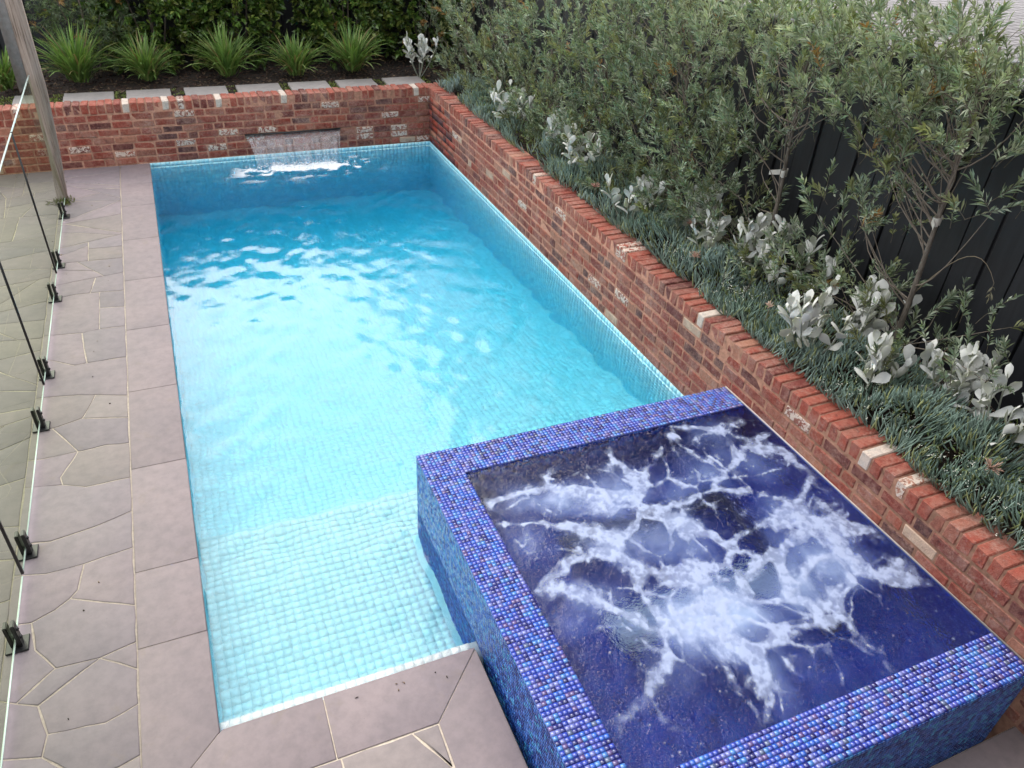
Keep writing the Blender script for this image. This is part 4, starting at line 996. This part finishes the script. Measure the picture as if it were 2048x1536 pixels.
# ------------------------------------------------------------------ blue chalk sticks ground cover
g = Geo(); n = 21000
ys_ = rng.uniform(-1.8, 8.4, n); xs_ = 3.84+rng.beta(1.3, 1.9, n)*.78-.05*vnoise(ys_*2.5, ys_*0+3, 90, 2)
ok = (vnoise(xs_*2.2+3, ys_*2.4, 91, 3) > .36+.12*(xs_ > 4.3)-.2*(ys_ < 1.2)*(xs_ < 4.35)); xs_ = xs_[ok]; ys_ = ys_[ok]; n = len(xs_)
hz = BZ+.05+.21*sstep(.25, .8, vnoise(xs_*3.6, ys_*3.4, 92, 2))*sstep(3.80, 4.0, xs_)+.035*sstep(3.92, 3.8, xs_)-.05*sstep(4.4, 4.7, xs_)
cx_ = np.cos(vnoise(xs_*5, ys_*5, 93, 2)*14); cy_ = np.sin(vnoise(xs_*5, ys_*5, 94, 2)*14)
base = np.stack([xs_, ys_, hz], 1)
D0 = np.stack([cx_*.55+rng.normal(size=n)*.35-.25*(xs_ < 4.0), cy_*.45+rng.normal(size=n)*.35, np.full(n, .75)], 1)
D0 /= np.linalg.norm(D0, axis=1)[:, None]
Lf = rng.uniform(.055, .105, n); rad = rng.uniform(.0042, .006, n)
S1 = np.cross(D0, np.array([0, 0, 1.])+rng.normal(size=(n, 3))*.1); S1 /= np.linalg.norm(S1, axis=1)[:, None]; S2 = np.cross(S1, D0)
prof = [(0, .75), (.35, 1.0), (.75, .9), (1.0, .15)]
rings = []
for t_, r_ in prof:
    c_ = base+D0*(Lf*t_)[:, None]+np.array([0, 0, 1.])*(Lf*.30*t_*t_)[:, None]
    for a_ in range(3):
        an = a_*2*np.pi/3; rings.append(c_+(rad*r_)[:, None]*(np.cos(an)*S1+np.sin(an)*S2))
V = np.stack(rings, 1).reshape(-1, 3)
q = np.array([(i*3+j, i*3+(j+1) % 3, (i+1)*3+(j+1) % 3, (i+1)*3+j) for i in range(3) for j in range(3)])
Q = (q[None]+np.arange(n)[:, None, None]*12).reshape(-1, 4)
mixc = vnoise(xs_*3, ys_*3, 95, 3)[:, None]
c0 = np.array((.17, .25, .19))*(1-mixc)+np.array((.29, .38, .38))*mixc
c0 = np.where(rng.random((n, 1)) < .16, np.array((.28, .31, .15)), c0)*rng.uniform(.7, 1.3, (n, 1))
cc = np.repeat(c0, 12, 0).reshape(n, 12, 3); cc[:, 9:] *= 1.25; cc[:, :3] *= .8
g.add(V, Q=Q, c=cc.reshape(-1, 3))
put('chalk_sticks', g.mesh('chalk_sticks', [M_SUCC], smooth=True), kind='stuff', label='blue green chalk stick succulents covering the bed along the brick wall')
# light green low filler and tiny white flowers
g = Geo(); n = 8000
ys_ = rng.uniform(-1.8, 8.2, n); xs_ = rng.uniform(3.86, 4.75, n); ok = vnoise(xs_*1.7, ys_*1.7, 97, 3) > .45
P = np.stack([xs_[ok], ys_[ok], BZ+.02+rng.uniform(.03, .24, ok.sum())], 1); m_ = len(P)
leaves(g, P, rng.normal(size=(m_, 3))*.7+np.array([0, 0, 1.]), rng.uniform(.02, .05, m_), rng.uniform(.006, .012, m_), jit((.14, .19, .06), m_, .4))
put('low_green_filler', g.mesh('low_green_filler', [M_LEAF]), kind='stuff', label='fresh green filler shoots growing through the succulents')
g = Geo(); n = 300
for k in range(n):
    y = rng.choice([-1.1, -.75, -.35, .05, .35, 1.7, 2.4])+rng.normal()*.13; x = 3.98+rng.normal()*.09; z = BZ+.17+rng.uniform(0, .06)
    for q in range(3):
        c = np.array([x, y, z])+rng.normal(size=3)*.008; s_ = .0035
        g.add(c+s_*np.array([(1, 0, .2), (0, 1, 0), (-1, 0, .2), (0, -1, 0), (0, 0, .9)]), T=[(0, 1, 4), (1, 2, 4), (2, 3, 4), (3, 0, 4)], c=(.85, .85, .78))
put('tiny_white_flowers', g.mesh('tiny_white_flowers', [M_SILVER]), kind='stuff', label='tiny white flowers scattered in the near end of the succulent bed')

# ------------------------------------------------------------------ silver paddle-leaf plants
def paddle(name, L_, W_, cup):
    """an obovate thick leaf, base at the origin, growing along +Z, facing -Y"""
    ns, nw = 6, 4; V = []
    for i in range(ns+1):
        t_ = i/ns; w_ = W_*(.16+.95*math.sin(min(t_, 1)**1.35*math.pi*.88)**1.0) if t_ < 1 else W_*.30
        for j in range(nw+1):
            u_ = j/nw*2-1; V.append((u_*w_*.5, -cup*(1-u_*u_)*W_*.25+t_*t_*L_*cup*.6, t_*L_-(u_*u_)*(.0 if t_ < .9 else .05*L_)))
    k = len(V); V += [(x, y+.003, z) for x, y, z in V]
    Q = []
    for i in range(ns):
        for j in range(nw):
            a = i*(nw+1)+j; Q.append((a, a+1, a+nw+2, a+nw+1)); Q.append((k+a, k+a+nw+1, k+a+nw+2, k+a+1))
    return mesh_np(name, V, np.array(Q), [M_SILVER], col=np.tile(np.array((.72, .72, .73))*random.uniform(.8, 1.12), (len(V), 1)), smooth=True)
pads = [paddle('leaf', .12, .066, .5), paddle('leaf', .135, .07, .2), paddle('leaf', .10, .06, .7), paddle('leaf', .125, .055, -.2), paddle('leaf', .14, .052, .35), paddle('leaf', .085, .055, .9), paddle('leaf', .11, .07, .1)]
def aim(d, roll):
    q = Vector(d).to_track_quat('Z', 'Y'); return (q.to_matrix() @ Matrix.Rotation(roll, 3, 'Z')).to_euler()
SIL = [(3.76, 8.80, .32, 17, 'silver-leaved succulent at the far corner of the two walls'), (4.02, 6.02, .30, 19, 'silver-leaved succulent second from the far corner, beside a green bromeliad-like plant'), (4.07, 4.35, .30, 20, 'silver-leaved succulent in front of the thin pale trunk, third from the far corner'),
       (4.02, 3.28, .24, 11, 'small dull silver-leaved succulent halfway along the wall'), (4.42, 2.68, .32, 17, 'silver-leaved succulent with pinkish flowers among its leaves'), (4.32, 1.92, .38, 24, 'tall silver-leaved succulent at the foot of the second tree'),
       (4.38, 1.52, .30, 10, 'small upright silver-leaved succulent right of the tall one'), (4.02, .86, .32, 20, 'silver-leaved succulent close to the coping above the spa corner'), (4.33, .78, .36, 20, 'silver-leaved succulent just behind the one above the spa corner'),
       (4.12, .42, .26, 14, 'low silver-leaved succulent between the twin clumps and the spreading one'), (4.25, 2.28, .26, 12, 'silver-leaved succulent between the pink-flowered and the tall one'), (4.15, 5.15, .28, 14, 'silver-leaved succulent between the second and third from the far corner'),
       (4.40, .02, .30, 24, 'spreading silver-leaved succulent with a coral flower behind it'), (4.30, -.40, .32, 18, 'nearest silver-leaved succulent at the right edge of the picture')]
for (x, y, h, n, lab) in SIL:
    rt = root('silver_succulent', lab, 'succulent', loc=(x, y, BZ), group='silver-leaved succulents in the right bed')
    gs = Geo(); nst = max(4, n//3); tips = []
    for s in range(int(nst*1.6)):
        a = rng.uniform(0, 6.28); r_ = rng.uniform(.02, .27); s_ = np.linspace(0, 1, 6)
        e_ = np.array([math.cos(a)*r_, math.sin(a)*r_*1.1, h*rng.uniform(.95, 1.25)+.15]); pts = np.outer(s_, e_)+np.outer(np.sin(s_*3.1), [math.cos(a)*.03, math.sin(a)*.03, 0])
        gs.tube(pts, np.linspace(.007, .005, 6), 6, (.30, .32, .28)); tips.append((pts, a))
    put('stems', gs.mesh('stems', [M_SILVER]), rt)
    per = rng.integers(6, 10)
    for pts, a in tips:
        for q in range(per):
            t_ = 1-.6*(q/per)**1.1; p = np.array([np.interp(t_, np.linspace(0, 1, 6), pts[:, k]) for k in range(3)]); b = q*2.4+a
            tilt = .25+.85*(q/per)+rng.normal()*.08; d = (math.cos(b)*math.sin(tilt), math.sin(b)*math.sin(tilt), math.cos(tilt))
            o = put('leaf', random.choice(pads), rt, loc=p, rot=aim(d, b+1.57)); sc = rng.uniform(.6, 1.15)*(1.0 if q else .7); o.scale = (sc, sc, sc)
def flower(x, y, z, lab, col, r_=.045):
    g = Geo(); g.tube([(0, 0, -.12), (.004, 0, -.03), (0, 0, 0)], [.003, .003, .003], 5, (.25, .22, .15))
    for q in range(34):
        d = rng.normal(size=3); d[2] = abs(d[2])*.9+.15; d /= np.linalg.norm(d); e_ = d*r_*rng.uniform(.7, 1.1); s_ = np.linspace(0, 1, 3)
        g.tube(np.outer(s_, e_)+np.outer(s_*s_, rng.normal(size=3)*.006), [.0018, .0018, .0026], 4, np.array(col)*rng.uniform(.75, 1.2))
    put('flower_head', g.mesh('flower_head', [M_SUCC]), None, loc=(x, y, z), label=lab, category='flower', group='dusty pink succulent flowers')
PK = (.50, .27, .22)
flower(3.92, 2.12, .93, 'pale pink flower head over the wall coping below the silver plant with pink blooms', (.58, .36, .28)); flower(3.95, 1.25, .95, 'small cream pink flower head just beyond the twin silver plants', (.60, .42, .34), .035); flower(3.88, 3.70, .92, 'pink flower head under the third silver plant', PK)
flower(4.38, 5.75, .98, 'pinkish flower head right of the second silver plant', PK, .05); flower(4.46, .27, 1.02, 'coral pink branching flower head above the spreading silver plant', (.50, .24, .24), .07); flower(3.98, -.55, .93, 'beige pink flower head nearest to the right picture edge', (.45, .28, .22), .06)
flower(4.22, 2.62, .96, 'pinkish flower head in front of the silver plant with pink blooms', PK, .045)

# ------------------------------------------------------------------ beyond the right fence
g = Geo(); g.box((5.3, -4, -.05), (40, 40, .02)); 
t = NT('neighbour_block_paving'); v = t.coord('World'); bk = t.node('ShaderNodeTexBrick', Scale=1.0); bk.inputs['Brick Width'].default_value = .42; bk.inputs['Row Height'].default_value = .42; bk.inputs['Mortar Size'].default_value = .035
bk.offset = 0; bk.inputs['Color1'].default_value = (.24, .22, .22, 1); bk.inputs['Color2'].default_value = (.20, .185, .185, 1); bk.inputs['Mortar'].default_value = (.07, .065, .06, 1); t.link(v, bk.inputs['Vector'])
M_NB = t.done(t.bsdf(bk.outputs['Color'], .85)); put('neighbour_paving', g.mesh('neighbour_paving', [M_NB]), kind='structure')
for x, y, rr, z1, lab, cols in [(10.5, 9.0, 1.0, 1.3, 'yellow-green shrub beyond the fence, seen over its top', [(.22, .26, .04), (.16, .20, .04), (.10, .13, .03)]), (12.5, 11.5, 1.5, 1.6, 'dark green shrub beyond the fence near the top edge', HG), (8.5, 9.5, 1.0, 1.5, 'leafy shrub behind the fence at the far right of the garden', HG), (13.5, 8.2, .7, .7, 'small lime shrub on the neighbouring paving', [(.22, .26, .04), (.18, .22, .05)])]:
    hedge('neighbour_shrub', lab, x, y, rr, rr, 0, z1, 260, cols, ll=.14, lw=.06, ns=12)

# ------------------------------------------------------------------ little things on the paving
g = Geo()
for k in range(26):
    x, y = (random.uniform(.6, 1.22), -.07+random.gauss(0, .035)) if k < 7 else (random.uniform(-1.0, -.35), random.uniform(-.1, 7.9))
    chip((x, y, .006), random.uniform(.003, .007), random.choice([(.04, .03, .02), (.16, .10, .05), (.25, .18, .10)]))
put('leaf_litter', g.mesh('leaf_litter', [mat_attr('dry_litter', .9)]), kind='stuff', label='bits of dry leaf and grit on the paving')
g = Geo(); n = 260
P = np.stack([rng.normal(-.93, .05, n), rng.normal(7.0, .06, n), np.full(n, .004)], 1); leaves(g, P, rng.normal(size=(n, 3))*.8+np.array([0, 0, .9]), rng.uniform(.02, .07, n), rng.uniform(.008, .02, n), jit((.13, .14, .05), n, .4))
put('weeds', g.mesh('weeds', [M_LEAF]), kind='stuff', label='small weeds growing round the foot of the timber post')

# ------------------------------------------------------------------ unseen house wall and balcony behind camera, added to shade the spa's near side
g = Geo(); g.box((-8, -4.4, -.06), (9, -3.64, 6.4), (.2, .1, .08)); house = put('unseen_house_wall', g.mesh('unseen_house_wall', [mat_plain('dark_render', (.10, .09, .085, 1), .85, 12, .2, .3)]), kind='structure')
g = Geo(); g.box((-4, -3.64, 2.05), (7, -2.5, 2.22)); put('unseen_balcony_floor', g.mesh('unseen_balcony_floor', [bpy.data.materials['dark_render']]), house)
